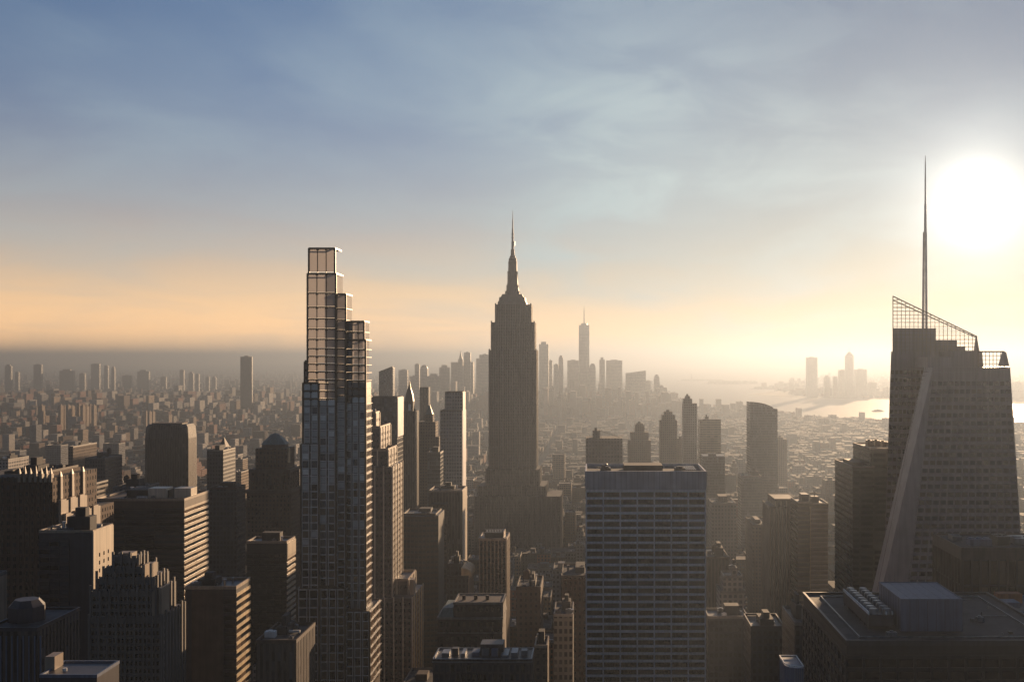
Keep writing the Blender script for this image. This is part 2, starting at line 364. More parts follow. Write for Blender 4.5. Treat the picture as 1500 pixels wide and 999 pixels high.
def island(cx, cy, a, b_, h, seed):
    rnd = random.Random(seed); m_ = MB(); n = 22
    rr = [rnd.uniform(.85, 1.1) for _ in range(n)]
    P = lambda s, z: [(cx+a*s*rr[i]*math.cos(2*math.pi*i/n), cy+b_*s*rr[i]*math.sin(2*math.pi*i/n), z) for i in range(n)]
    m_.loft([P(1, .3), P(.98, 2.2), P(.9, 2.6)]); setting('island', m_, 'land')
    t_ = MB()
    for k in range(90):
        an = rnd.uniform(0, 6.28); q = rnd.random()**.5*.8; x = cx+a*q*math.cos(an); y = cy+b_*q*math.sin(an); s = rnd.uniform(10, 26)
        t_.loft([[(x+s*f*math.cos(i*1.05)*rnd.uniform(.8, 1.2), y+s*f*math.sin(i*1.05)*rnd.uniform(.8, 1.2), z) for i in range(6)] for f, z in ((.6, 2), (1.2, 2+h*.35), (1.0, 2+h*.75), (.3, 2+h*rnd.uniform(.9, 1.3)))])
    tag(t_.build('trees', 'foliage', None, loc=(cx, cy, 2)), kind='stuff')
island(px(1072, 11700), 11700, 330, 260, 24, 1); island(px(1150, 9600), 9600, 330, 170, 17, 2); island(px(1030, 13300), 13300, 330, 150, 14, 3)
h_ = MB(); rnd = random.Random(3); ns = 60                                    # low ridge of hills behind the harbour
ft, tp = [], []
for i in range(ns+1):
    x = -22000+44000*i/ns; zt = 60+55*math.sin(i*.35)+rnd.uniform(0, 40)+50*math.sin(i*.11+1)
    ft.append(x); tp.append(max(25, zt))
for i in range(ns):
    a, b2 = ft[i], ft[i+1]
    h_.q((a, 26000, .2), (b2, 26000, .2), (b2, 27600, tp[i+1]), (a, 27600, tp[i])); h_.q((a, 27600, tp[i]), (b2, 27600, tp[i+1]), (b2, 30500, .2), (a, 30500, .2))
setting('hills', h_, 'land')

# ------------------------------------------------------------------ the near towers
CAT = 'office tower'
# white gridded slab ----------------------------------------------------------------
def slab_tower():
    Y = 520; x0, x1, z = px(857, Y), px(1035, Y), pz(690, Y); d = 38
    r = root('gridded_tower', 'broad slab with pale travertine grid and wide black window bands, flat open roof', CAT, ((x0+x1)/2, Y, 0))
    ALL.append((x0, x1, Y, Y+d, 857, 1035, 690))
    a = MB(); a.box(x0+.3, x1-.3, Y+.5, Y+d, -.4, z-1.8); part_of(r, 'wall', a, 'travertine')
    ztop = pz(719, Y); n = 7; cw = (x1-x0-1.2)/n; ch = 10.82/F*Y; nr = 27
    rb, bd = MB(), MB()
    grid(r, (x0+.6, Y+.5, ztop-nr*ch), (1, 0, 0), (0, 0, 1), n, nr, cw, ch, .93, .66, ('glass_dark',)*9+('glass_blue', 'glass_blue', 'glass_warm'), random.Random(2), (rb, .62), (bd, .5), proud=.05, ribw=.6, bandw=ch*.32)
    mu = MB()
    for i in range(n):
        for q in range(1, 5): X = x0+.6+cw*(i+q/5); mu.box(X-.09, X+.09, Y+.3, Y+.52, 40, ztop)
    part_of(r, 'mullion', mu, 'darkwall')
    part_of(r, 'pier', rb, 'travertine'); part_of(r, 'spandrel', bd, 'travertine')
    a = MB(); a.box(x0, x1, Y-.25, Y+.49, pz(716.5, Y), z); o = part_of(r, 'fascia', a, 'fascia_t'); a = MB()
    for i in range(22): X = x0+(x1-x0)*(i+.5)/22; a.box(X-.05, X+.05, Y-.28, Y-.24, pz(716.5, Y)+.1, z-.1)
    subpart(o, r, 'panel_joint', a, 'darkwall')
    rp = MB(); ring(rp, x0+.02, x1-.02, Y+.5, Y+d, z-1.7, z+.0, .7); part_of(r, 'parapet', rp, 'travertine')
    a = MB(); a.box(x0+.8, x1-.8, Y+1.3, Y+d-.8, z-1.9, z-1.5); part_of(r, 'roof', a, 'roof')
    a = MB(); a.box(px(915, Y), px(973, Y), Y+12, Y+26, z-1.5, z+1.6); part_of(r, 'penthouse', a, 'roof')
    for xx in (880, 990):
        a = MB(); X = px(xx, Y); a.box(X, X+5, Y+6, Y+12, z-1.5, z+.9); a.cyl(X+2.5, Y+9, z+.9, z+1.5, 1.8); part_of(r, 'cooling_unit', a, 'darkwall')
    a = MB(); X = px(883, Y); a.box(X-1.2, X+1.2, Y+4, Y+6.4, z-1.5, z+.4); a.bar((X-1, Y+5, z+.2), (X+2.2, Y+4.6, z+3.0), .7); a.bar((X, Y+5, z+.3), (X-3, Y+5, z+1.7), .5); a.cyl(X, Y+5.2, z+.4, z+2.6, .9, .7); part_of(r, 'window_washing_crane', a, 'darkwall')
    a = MB()
    for k in range(6): a.box(px(1008, Y)+k*.9, px(1008, Y)+k*.9+.4, Y+10, Y+30, z-1.5, z-.2)
    part_of(r, 'roof_duct', a, 'steel')
slab_tower()

# stepped bundled tower with glazed crown --------------------------------------------
def bundled():
    Y = 505; s = Y/F
    r = root('stepped_tower', 'slender bronze framed tower stepping up in narrow bays to a tall glazed crown', 'skyscraper', (px(485, Y), Y, 0))
    wall, bk, rb, bd = MB(), MB(), MB(), MB(); rnd = random.Random(4)
    # bays: (x0,x1,top,dY,depth,cols, side?)
    top_rows = [363, 400, 429, 450, 468, 484, 499]
    bays = [(452, 491, 363, 2.0, 13, 3), (450, 492.5, 400, 1.5, 14.5, 3), (446, 452, 528, 3.0, 15, 1), (443.5, 467, 560, 1.0, 18, 2), (440.5, 467.5, 650, .6, 20, 2), (492.5, 507, 430, 3.2, 14, 1), (507, 534, 470, 5.5, 12.5, 3), (505, 536, 497, 5.0, 14, 3), (435, 468, 862, 0, 24, 2), (468, 506, 862, .3, 23, 3), (506, 542, 895, 1.4, 26, 3)]
    for i, (a0, a1, yt, dy, dep, nc) in enumerate(bays):
        YY = Y+dy; X0, X1, z = px(a0, YY), px(a1, YY), pz(yt, YY); e = .03*i
        hol = {363: 592, 400: 590, 430: 583, 470: 562, 497: 560}.get(yt)
        wall.box(X0+.15+e, X1-.15-e, YY+.3+e, YY+dep-e, -.4, pz(hol, YY) if hol else z-.2)
        if hol and yt not in (363, 497):      # the crown is an empty cage of translucent glass
            zb_ = pz(hol, YY)-.05; q = MB(); q.box(X0+.2+e, X0+.4+e, YY+.9, YY+dep-.4, zb_, z-.4); q.box(X1-.4-e, X1-.2-e, YY+.9, YY+dep-.4, zb_, z-.4); part_of(r, 'crown_screen', q, 'clear')
        ALL.append((X0, X1, YY, YY+dep, a0, a1, yt))
        fr = MB(); ring(fr, X0-.02+e, X1+.02-e, YY+e, YY+dep+.02-e, z-.5, z+.12, .45); part_of(r, 'cornice', fr, 'bronze')
    part_of(r, 'wall', wall, 'bronze')
    # facades: list of face strips (x0,x1,top,bottom,dy,cols)
    strips = [(452.6, 490.6, 364, 400, 2.0, 3), (450.6, 492, 401, 1010, 1.5, 3), (444.3, 450.2, 562, 1010, 1.0, 1), (493, 506.6, 431, 1010, 3.2, 1), (507.6, 533.4, 471, 498, 5.5, 3), (506, 535.4, 498, 1010, 5.0, 3)]
    strips = [(452.6, 490.6, 364, 400, 2.0, 3, 13), (450.6, 492, 401, 561, 1.5, 3, 14.5), (467, 492, 561, 862, 1.5, 2, 14.5), (444, 467, 561, 650, 1.0, 2, 18), (441, 467.2, 651, 862, .6, 2, 20), (493, 506.6, 431, 862, 3.2, 1, 14), (507.6, 533.4, 471, 498, 5.5, 3, 12.5), (506, 535.6, 498, 895, 5.0, 3, 14), (435.6, 467.5, 863, 1010, 0, 2, 24), (468.5, 505.6, 863, 1010, .3, 3, 23), (506.5, 541.6, 896, 1010, 1.4, 3, 26), (446.4, 450.3, 530, 560, 3.0, 1, 15)]
    for (a0, a1, yt, yb, dy, nc, dep) in strips:
        YY = Y+dy+.3; X0, X1 = px(a0, YY), px(a1, YY)
        y = yt; rows = []; bk = MB()
        while y < min(yb, 1012):
            hgt = 35 if y < 399 else 28 if y < 428 else 20.5 if y < 448 else 17 if y < 466 else 15 if y < 482 else 13.5 if y < 500 else 11.4 if y < 862 else 13.2
            rows.append((y, min(y+hgt, yb))); y += hgt
        cw = (X1-X0)/nc
        for (ya, yb2) in rows:
            za, zb = pz(ya, YY), pz(yb2, YY); hh = za-zb
            if hh < 1.5: continue
            top = ya < 578; tr = ya < 590
            for c in range(nc):
                P = (X0+cw*(c+.5), YY, (za+zb)/2-.05)
                side = a0 > 504 and c == 0
                if top and a0 < 447 : m = 'curtain'
                elif top: m = 'screen' if not side else 'glass_blue'
                elif tr: m = rnd.choice(['curtain', 'curtain', 'glass_pale']) if not side else 'glass_dark'
                elif ya < 700: m = rnd.choice(['glass_pale', 'glass_pale', 'glass_pale', 'curtain', 'glass_blue'])
                elif ya < 800: m = rnd.choice(['glass_pale', 'glass_blue', 'glass_warm', 'glass_dark', 'glass_blue'])
                else: m = rnd.choice(['glass_dark', 'glass_dark', 'glass_dark', 'glass_blue', 'glass_warm'])
                pane(r, P, (1, 0, 0), (0, 0, 1), cw*(.93 if tr else .68), hh-(.95 if not top else .7), m, .1, .05)
                if not tr:
                    for q in (-1, 1): X = P[0]+q*cw*.37; bd.box(X-.17, X+.17, YY-.2, YY+.02, zb+.12, za-.35)
            (bk if tr else bd).box(X0+.2, X1-.2, YY-.24, YY+.02, za-(.42 if tr else .34), za+.12)
            if tr:
                for c in range(nc):      # shallow arched heads
                    for q in range(4): X = X0+cw*c+.45+(cw-.9)*q/3; hgt_ = (.55, .2, .2, .55)[q]; bk.box(X-.2, X+.2, YY-.18, YY+.015, za-.42-hgt_, za-.41)
        for c in range(nc+1): X = X0+cw*c; wd = .42 if (c in (0, nc)) else .17; rb.box(X-wd, X+wd, YY-.42, YY+.03, max(-.4, pz(yb, YY)), pz(yt, YY)+.1)
        # side face towards the sun, white metal fins
        XS = px(a1, Y+dy)+.12
        for (ya, yb2) in rows:
            za, zb = pz(ya, YY), pz(yb2, YY)
            for c in range(3 if ya > 585 else 0):
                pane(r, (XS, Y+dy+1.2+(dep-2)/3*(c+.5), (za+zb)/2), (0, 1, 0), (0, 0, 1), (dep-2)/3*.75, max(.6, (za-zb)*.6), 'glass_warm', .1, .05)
            (bd if ya > 585 else bk).box(XS-.32, XS-.1 if ya <= 585 else XS+.3, Y+dy+.4, Y+dy+dep, za-.3, za+.02)
        if bk.v: part_of(r, 'glazing_bar', bk, 'bronze')
    part_of(r, 'spandrel', bd, 'champagne'); part_of(r, 'mullion', rb, 'bronze')
ms, t, b = mat('translucent screen'); t.nodes.remove(b); MT['screen'] = ms
td = N(t, 'ShaderNodeBsdfTransparent'); tl = N(t, 'ShaderNodeBsdfTranslucent'); df = N(t, 'ShaderNodeBsdfDiffuse'); tl.inputs[0].default_value = (.50, .49, .50, 1); df.inputs[0].default_value = (.5, .5, .5, 1); td.inputs[0].default_value = (.82, .79, .78, 1)
m1 = N(t, 'ShaderNodeMixShader'); m1.inputs[0].default_value = .35; L(t, tl.outputs[0], m1.inputs[1]); L(t, df.outputs[0], m1.inputs[2])
m2 = N(t, 'ShaderNodeMixShader'); m2.inputs[0].default_value = .95; L(t, td.outputs[0], m2.inputs[1]); L(t, m1.outputs[0], m2.inputs[2]); L(t, m2.outputs[0], t.nodes['Material Output'].inputs[0])
mc, t, b = mat('clear screen'); t.nodes.remove(b); MT['clear'] = mc
td = N(t, 'ShaderNodeBsdfTransparent'); gl_ = N(t, 'ShaderNodeBsdfDiffuse'); gl_.inputs[0].default_value = (.6, .58, .55, 1); m2 = N(t, 'ShaderNodeMixShader'); m2.inputs[0].default_value = .4
L(t, td.outputs[0], m2.inputs[1]); L(t, gl_.outputs[0], m2.inputs[2]); L(t, m2.outputs[0], t.nodes['Material Output'].inputs[0])
MT['curtain'] = glassm('curtained glass', (.55, .55, .52), .3)
bundled()

# tall spired tower --------------------------------------------------------------------
MT['esb'] = facade('pale limestone with dark strips', (.10, .088, .085), (.03, .03, .035), 2.9, 3.7, .5, .62, .8)
def spired():
    Y = 1300
    r = root('spired_skyscraper', 'tallest grey limestone skyscraper with stepped shoulders, rounded mast and needle antenna', 'skyscraper', (px(751, Y), Y, 0))
    a, p = MB(), MB()
    T = [(695, 822, 727, -20, 62), (700, 800, 712, -14, 58), (712, 790, 688, -8, 52), (716.8, 785, 513, 0, 41), (720, 782.4, 472, 2.5, 36), (726, 777.5, 446, 6, 30)]
    for i, (x0, x1, yt, dy, d) in enumerate(T):
        YY = Y+dy; X0, X1, z = px(x0, YY), px(x1, YY), pz(yt, YY); e = .03*i
        a.box(X0+e, X1-e, YY+e, YY+d, -.4, z); ALL.append((X0, X1, YY, YY+d, x0, x1, yt))
        n = max(6, round((X1-X0)/5.8))
        for k in range(n+1):
            X = X0+(X1-X0)*k/n; big = 1.5 if k in (0, n, n//3, n-n//3) else .9
            p.box(X-big/1.0*.55, X+big*.55, YY-.75, YY+.02+e, -.4, z+(1.6 if k in (0, n) else .5)-e)
        for k in range(5): yy = YY+d*k/4; p.box(X1-.06, X1+.7, yy-.8, yy+.8, -.4, z+.4)
    part_of(r, 'wall', a, 'esb'); part_of(r, 'pier', p, 'limestone')
    c = MB(); cx = px(751, Y+20); cy = Y+20
    def sq(x0, x1, y0, y1, dep0=12, dep1=12):
        w0, w1 = x0*s_/2, x1*s_/2; c.loft([[(cx-w0, cy-dep0, pz(y0, cy)), (cx+w0, cy-dep0, pz(y0, cy)), (cx+w0, cy+dep0, pz(y0, cy)), (cx-w0, cy+dep0, pz(y0, cy))], [(cx-w1, cy-dep1, pz(y1, cy)), (cx+w1, cy-dep1, pz(y1, cy)), (cx+w1, cy+dep1, pz(y1, cy)), (cx-w1, cy+dep1, pz(y1, cy))]])
    s_ = cy/F
    sq(42, 40, 446.5, 442, 13, 13); sq(38, 37, 442.2, 436, 11.6, 11); sq(33, 28, 436.2, 431.5, 10, 10)
    part_of(r, 'crown', c, 'limestone')
    m_ = MB(); prof = [(431.8, 11.5), (428, 10.0), (420, 8.4), (410, 7.4), (400, 6.8), (388, 6.4), (384, 6.6), (382, 5.8), (379, 5.9), (378, 4.6), (375.5, 4.2), (374, 3.0), (366, 2.7), (365.5, 2.9)]
    m_.loft([[(cx+rr*s_*math.cos(2*math.pi*i/16), cy+rr*s_*math.sin(2*math.pi*i/16), pz(y, cy)) for i in range(16)] for y, rr in prof])
    part_of(r, 'mast', m_, 'limestone')
    for k in range(4):
        f = MB(); an = math.pi/4+k*math.pi/2; ca, sa = math.cos(an), math.sin(an)
        for (r0, r1, y0, y1) in ((10, 13.5, 431.5, 427), (8.5, 11, 427.5, 418), (7.5, 9.0, 418, 398)):
            f.loft([[(cx+(q*ca-w*sa)*s_, cy+(q*sa+w*ca)*s_, pz(y, cy)) for q, w in ((r0-5, -1.2), (r1, -1.2), (r1, 1.2), (r0-5, 1.2))] for y in (y0, y1)])
        part_of(r, 'mast_buttress', f, 'limestone')
    t_ = MB(); prof = [(365.8, 1.9), (352, 1.7), (351.8, 1.4), (336, 1.3), (335.8, .95), (322, .8), (321.8, .5), (309, .25)]
    t_.loft([[(cx+rr*s_*math.cos(2*math.pi*i/10), cy+rr*s_*math.sin(2*math.pi*i/10), pz(y, cy)) for i in range(10)] for y, rr in prof])
    for y in (362, 357, 349, 344): t_.cyl(cx, cy, pz(y, cy), pz(y-1.2, cy), 2.3*s_, n=10)
    t_.box(cx+1.5*s_, cx+3.2*s_, cy-1, cy+1, pz(360, cy), pz(354, cy))
    part_of(r, 'antenna', t_, 'steel')
spired()

# faceted glass tower with lattice crown and spire ---------------------------------------
def faceted():
    Y = 600
    r = root('faceted_glass_tower', 'bulky tapering glass tower with slanted see-through crown and tall white spire', 'skyscraper', (px(1400, Y), Y, 0))
    P = lambda x, y, dY=0: (px(x, Y+dY), Y+dY, pz(y, Y+dY))
    ALL.append((px(1290, Y), px(1500, Y), Y, Y+90, 1290, 1500, 440))
    # rear prism: from the base up to the sloping crown line
    Yb = 38
    a = MB()
    zr = pz(480, Y+Yb)
    lo = [P(1284, 900, Yb), P(1490, 900, Yb), P(1480, 900, Yb+44), P(1292, 900, Yb+44)]
    hi = [P(1306.5, 481, Yb), P(1436, 481, Yb), P(1430, 481, Yb+44), P(1308, 481, Yb+44)]
    lo = [(x, y, -.4) for x, y, z in lo]; 
    def lerp(p, q, t): return tuple(p[i]+(q[i]-p[i])*t for i in range(3))
    def at(zv): t = (zv+.4)/(zr+.4); return [(lo[i][0]+(hi[i][0]-lo[i][0])*t, lo[i][1]+(hi[i][1]-lo[i][1])*t, zv) for i in range(4)]
    z3 = pz(515, Y+Yb)
    a.loft([at(-.4), at(z3)])
    top = at(z3); t2 = at(zr)
    def sub(xa, xb, yt):   # raised solid core behind the lattice
        zt = pz(yt, Y+Yb+3); y0_, y1_ = Y+Yb+.3, Y+Yb+42; a.loft([[(px(xa, y0_), y0_, q), (px(xb, y0_), y0_, q), (px(xb, y1_), y1_, q), (px(xa+1, y1_), y1_, q)] for q in (z3-1, zt)])
    sub(1308.5, 1371, 481); sub(1370.9, 1402, 498); sub(1401.9, 1414, 508)
    part_of(r, 'rear_prism', a, 'boastone', label='taller rear glass prism with sloping top')
    # front prism with chamfered left corner
    zt, zm = pz(538, Y), -.4
    T = [P(1367, 538), P(1479, 535), P(1474, 535, 37), P(1354, 538, 37), P(1354, 538, 12)]
    T = [(x, y, zt) for x, y, z in T]
    def bot(x, y): return (px(x, Y+y), Y+y, zm)
    yy = 1400; Bt = [bot(1292, 0), bot(1522, 0), bot(1512, 37), bot(1206, 37), bot(1215, 12)]
    # facet wide at the foot: cut goes from the front face's left edge back to the side
    f = MB(); f.loft([Bt, T]); part_of(r, 'front_prism', f, 'boastone')
    # flat upper cap blocks
    f = MB(); f.box(px(1359, Y+6), px(1400, Y+6), Y+6, Y+30, zt-.3, pz(523, Y+6)); f.box(px(1397, Y+9), px(1433, Y+9), Y+9, Y+34, zt-.2, pz(514, Y+9)); part_of(r, 'roof_plant', f, 'boastone')
    # windows on the leaning north face and on the facet
    def facewin(A, B_, D_, E_, nc, ys, fw, fh, mats, seed, prob=1.0, big=None):
        """A,B_ top left/right, D_,E_ bottom left/right; ys = list of (top px, bottom px)"""
        rn = random.Random(seed); A, B_, D_, E_ = map(Vector, (A, B_, D_, E_))
        for (z0, z1) in ys:
            ta = (A.z-(z0+z1)/2)/(A.z-D_.z)
            l = A.lerp(D_, ta); q = B_.lerp(E_, ta); U = (q-l); V = (A-D_).normalized() if True else None
            n = nc
            for c in range(n):
                cpt = l.lerp(q, (c+.5)/n); Vn = (A.lerp(B_, (c+.5)/n)-D_.lerp(E_, (c+.5)/n)).normalized()
                Un = U.normalized(); Vn = (Vn-Un*Vn.dot(Un)).normalized()
                pane(r, tuple(cpt), tuple(Un), tuple(Vn), U.length/n*fw, abs(z1-z0)*fh, rn.choice(mats), .15, .08)
    rows = []; y = 556.0
    while y < 905: rows.append((pz(y, Y), pz(y+11.6, Y))); y += 11.6
    facewin(T[0], T[1], Bt[0], Bt[1], 14, rows, .78, .52, ('glass_dark', 'glass_dark', 'glass_dark', 'glass_warm', 'glass_blue', 'glass_blue'), 3)
    mb, mu = MB(), MB(); A, B_, D_, E_ = map(Vector, (T[0], T[1], Bt[0], Bt[1]))
    def face_bars(A, B_, D_, E_, nv, mbb, step=11.6, w=.25, dep=.28, hor=True):
        Nn = (B_-A).cross(A-D_).normalized()
        for c in range(nv+1):
            p, q = A.lerp(B_, c/nv), D_.lerp(E_, c/nv); mbb.bar(p+Nn*.02, q+Nn*.02, dep*1.5)
        if hor:
            y = 545.0
            while y < 905:
                z = pz(y, Y); t_ = (A.z-z)/(A.z-D_.z); mbb.bar(A.lerp(D_, t_), B_.lerp(E_, t_), w*1.6); y += step
    face_bars(A, B_, D_, E_, 7, mb); part_of(r, 'mullion', mb, 'facetglass')
    A2, B2, D2, E2 = map(Vector, (T[4], T[0], Bt[4], Bt[0]))
    Nf = (B2-A2).cross(A2-D2).normalized()*.14; mb = MB(); mb.loft([[tuple(D2-Nf), tuple(E2-Nf), tuple(B2-Nf), tuple(A2-Nf)], [tuple(D2+Nf), tuple(E2+Nf), tuple(B2+Nf), tuple(A2+Nf)]]); o = part_of(r, 'corner_facet', mb, 'facetglass', label='pale slanting corner facet')
    mb = MB(); face_bars(A2+Nf, B2+Nf, D2+Nf, E2+Nf, 5, mb, 5.8, .2, .12); subpart(o, r, 'mullion', mb, 'bronze')
    rows2 = [q for i, q in enumerate(rows) if i > 14]
    facewin(A2, B2, D2, E2, 3, rows2, .7, .5, ('glass_dark', 'glass_warm'), 7)
    # rear prism windows (north face left of the facet, east face)
    q0, q1 = at(z3), at(-.4)
    facewin(q0[0], q0[1], q1[0], q1[1], 22, [(pz(y_*11.6+528, Y+Yb), pz(y_*11.6+539, Y+Yb)) for y_ in range(1, 33)], .75, .5, ('glass_dark', 'glass_warm'), 9)
    # lattice crowns
    def lattice(pts_top, base_y, dY, name, xs, back):
        mbl = MB()
        (xa, ya), (xb, yb) = pts_top; nx = xs
        for (ddy) in (0, back):
            YY = Y+dY+ddy
            cor = []
            for i in range(nx+1):
                x = xa+(xb-xa)*i/nx; y_ = ya+(yb-ya)*i/nx; X, Z = px(x, YY), pz(y_, Y+dY); cor.append((X, Z)); zb_ = pz(base_y, Y+dY)
                mbl.bar((X, YY, zb_-1), (X, YY, Z), .42 if i in (0, nx) else .26)
            mbl.bar((cor[0][0], YY, cor[0][1]), (cor[-1][0], YY, cor[-1][1]), .6)
            zb_ = pz(base_y, Y+dY); z = zb_+1.5
            while z < max(cor[0][1], cor[-1][1]):
                f = 1.0
                if cor[0][1] != cor[-1][1]: f = min(1, (cor[0][1]-z)/(cor[0][1]-cor[-1][1]))
                if f > .03: mbl.bar((cor[0][0], YY, z), (cor[0][0]+(cor[-1][0]-cor[0][0])*f, YY, z), .24)
                z += 2.3
        for i in range(0, nx+1, 2): fx = px(xa+(xb-xa)*i/nx, Y+dY); mbl.bar((fx, Y+dY, cor[i][1]), (cor[i][0], Y+dY+back, cor[i][1]), .4 if i in (0, nx) else .2)
        part_of(r, name, mbl, 'lattice')
    lattice(((1308, 434), (1431, 493)), 517, Yb, 'crown_lattice', 20, 42)
    lattice(((1433, 515), (1471, 515)), 537, 4, 'crown_lattice', 7, 26)
    # chamfered right shoulder of the crown
    f = MB(); f.loft([[P(1462, 536, 2), P(1478.6, 536, 2), P(1474, 536, 30), P(1462, 536, 30)], [P(1468, 514, 2), P(1474, 516, 2), P(1471, 516, 30), P(1468, 514, 30)]]); part_of(r, 'crown_shoulder', f, 'boastone')
    f = MB(); f.loft([[(px(1426, Y+40), Y+40, z3), (px(1435, Y+40), Y+40, z3), (px(1435, Y+60), Y+60, z3), (px(1426, Y+60), Y+60, z3)], [(px(1429, Y+40), Y+40, pz(493, Y+40)), (px(1431, Y+40), Y+40, pz(493, Y+40)), (px(1431, Y+60), Y+60, pz(493, Y+60)), (px(1429, Y+60), Y+60, pz(493, Y+60))]]); part_of(r, 'crown_shoulder', f, 'boastone')
    # spire
    m_ = MB(); sy = Y+56; cx = px(1355.5, sy); s_ = sy/F
    for dx, dy in ((-2.6, 1.8), (2.6, 1.8), (0, -2.9)):
        for y0, y1, k0, k1 in ((484, 340, 1.15, .62),):
            m_.bar((cx+dx*k0*s_*1.0, sy+dy*k0*s_, pz(y0, sy)), (cx+dx*k1*s_, sy+dy*k1*s_, pz(y1, sy)), 1.1 if dx < 0 else .7)
    pr = None; y = 484.0
    while y > 342:
        k = .62+(1.15-.62)*(y-340)/144; ring_ = [(cx+dx*k*s_, sy+dy*k*s_, pz(y, sy)) for dx, dy in ((-2.6, 1.8), (2.6, 1.8), (0, -2.9))]
        for i in range(3): m_.bar(ring_[i], ring_[(i+1) % 3], .22)
        if pr:
            for i in range(3): m_.bar(pr[i], ring_[(i+1) % 3], .2)
        pr = ring_; y -= 5
    prof = [(342, 2.1), (300, 1.7), (299, 1.3), (270, 1.15), (240, .8), (228, .25)]
    m_.loft([[(cx+rr*s_*math.cos(2*math.pi*i/10), sy+rr*s_*math.sin(2*math.pi*i/10), pz(y, sy)) for i in range(10)] for y, rr in prof])
    part_of(r, 'spire', m_, 'white')
faceted()

# black roof in the right corner -----------------------------------------------------------
def black_roof():
    Y = 320; x0, x1, z = px(1240, Y), px(1240, Y)+66, pz(937, Y); d = 66
    r = root('black_office_tower', 'black flat roofed tower carrying a blue grey box and a row of cooling fans', CAT, ((x0+x1)/2, Y, 0))
    ALL.append((x0, x1, Y, Y+d, 1180, 1527, 868))
    a = MB(); a.box(x0, x1, Y, Y+d, -.4, z-.8); part_of(r, 'wall', a, 'black')
    rb = MB(); bd = MB()
    grid(r, (x0, Y+d, z-5-3.7*14), (0, -1, 0), (0, 0, 1), 13, 14, d/13, 3.7, .8, .6, ('glass_dark', 'glass_blue'), random.Random(3), (rb, .3), (bd, .2))
    grid(r, (x0, Y, z-5-3.7*8), (1, 0, 0), (0, 0, 1), 13, 8, (x1-x0)/13, 3.7, .8, .6, ('glass_dark',), random.Random(3), (rb, .3), (bd, .2))
    part_of(r, 'pier', rb, 'black'); part_of(r, 'spandrel', bd, 'black')
    p = MB(); ring(p, x0-.3, x1+.3, Y-.3, Y+d+.3, z-1.6, z, .8); part_of(r, 'parapet', p, 'darkwall')
    p = MB(); ring(p, x0+5.0, x1-5.0, Y+5, Y+d-5, z-.79, z-.2, .35); part_of(r, 'window_washing_track', p, 'steel')
    p = MB(); p.box(x0+.55, x1-.55, Y+.55, Y+d-.55, z-.85, z-.7); part_of(r, 'roof', p, 'roof')
    # blue grey box
    yb = 333; bx0, bx1, bz = px(1320, yb), px(1410, yb), pz(878, yb)
    a = MB(); a.box(bx0, bx1, yb, yb+25.6, z-.7, bz)
    o = part_of(r, 'plant_room', a, 'bluebox'); e = MB(); ring(e, bx0-.1, bx1+.1, yb-.1, yb+25.7, bz-.15, bz+.25, .3); 
    k = MB()
    for i in range(1, 7): X = bx0+(bx1-bx0)*i/7; k.box(X-.04, X+.04, yb-.05, yb+.01, z-.6, bz-.2)
    for i in range(1, 9): yy = yb+25.6*i/9; k.box(bx0-.05, bx0+.01, yy-.04, yy+.04, z-.6, bz-.2)
    for i in range(1, 6): X = bx0+(bx1-bx0)*i/6; k.box(X-.05, X+.05, yb+.3, yb+25.3, bz-.01, bz+.04)
    subpart(o, r, 'panel_joint', k, 'darkwall'); subpart(o, r, 'parapet', e, 'bluebox')
    # cooling tower: two banks of fan stacks
    yc = 335; cx0, cx1, cz = px(1278, yc), px(1310, yc), pz(894.5, yc); dd = 34
    a = MB(); a.box(cx0-1.2, cx1-.4, yc, yc+dd, z+.3, cz-1.2)
    for i in range(7):
        for X in (cx0-1, cx1-.8): a.bar((X, yc+1+i*(dd-2)/6, z-.75), (X, yc+1+i*(dd-2)/6, z+.4), .35)
    o = part_of(r, 'cooling_tower', a, 'navy')
    for bank in (0, 1):
        X = cx0+(cx1-cx0)*(.12+.62*bank)
        for i in range(9):
            s = MB(); yy = yc+1.9+i*(dd-3.8)/8; s.cyl(X, yy, cz-1.2, cz+.3, 1.45, 1.25, 16); s.cyl(X, yy, cz+.3, cz+.42, 1.1, 1.1, 12); subpart(o, r, 'fan_stack', s, 'steel')
    e = MB()
    for X in (cx0-1.25, cx0+(cx1-cx0)*.62, cx1-.7): e.box(X, X+.3, yc-.1, yc+dd+.1, cz-1.2, cz-.25)
    subpart(o, r, 'guard_rail', e, 'white')
    rn = random.Random(40)
    for q in range(16):
        v = MB(); X = x0+rn.uniform(8, 60); yy = Y+rn.uniform(7, 62)
        if (cx0-4 < X < bx1+2) and yy > Y+11: continue
        k_ = rn.random()
        if k_ < .5: v.cyl(X, yy, z-.72, z+rn.uniform(0, .8), .22, .22, 8)
        elif k_ < .8: v.box(X, X+rn.uniform(.8, 2), yy, yy+1.2, z-.72, z+rn.uniform(-.2, .6))
        else: v.bar((X, yy, z-.5), (X+rn.uniform(4, 10), yy, z-.5), .25)
        part_of(r, 'roof_pipe' if k_ < .5 or k_ >= .8 else 'roof_hatch', v, rn.choice(['steel', 'darkwall', 'rooflight']))
    for (ax, ay, aw) in ((1300, 928, 3), (1432, 905, 2)):
        yy = 326 if ay > 920 else 345; X = px(ax, yy); v = MB(); v.box(X, X+aw, yy, yy+1.8, z-.7, z+.7); v.cyl(X+aw/2, yy+.9, z+.7, z+1.1, .6); part_of(r, 'roof_vent', v, 'steel')
black_roof()

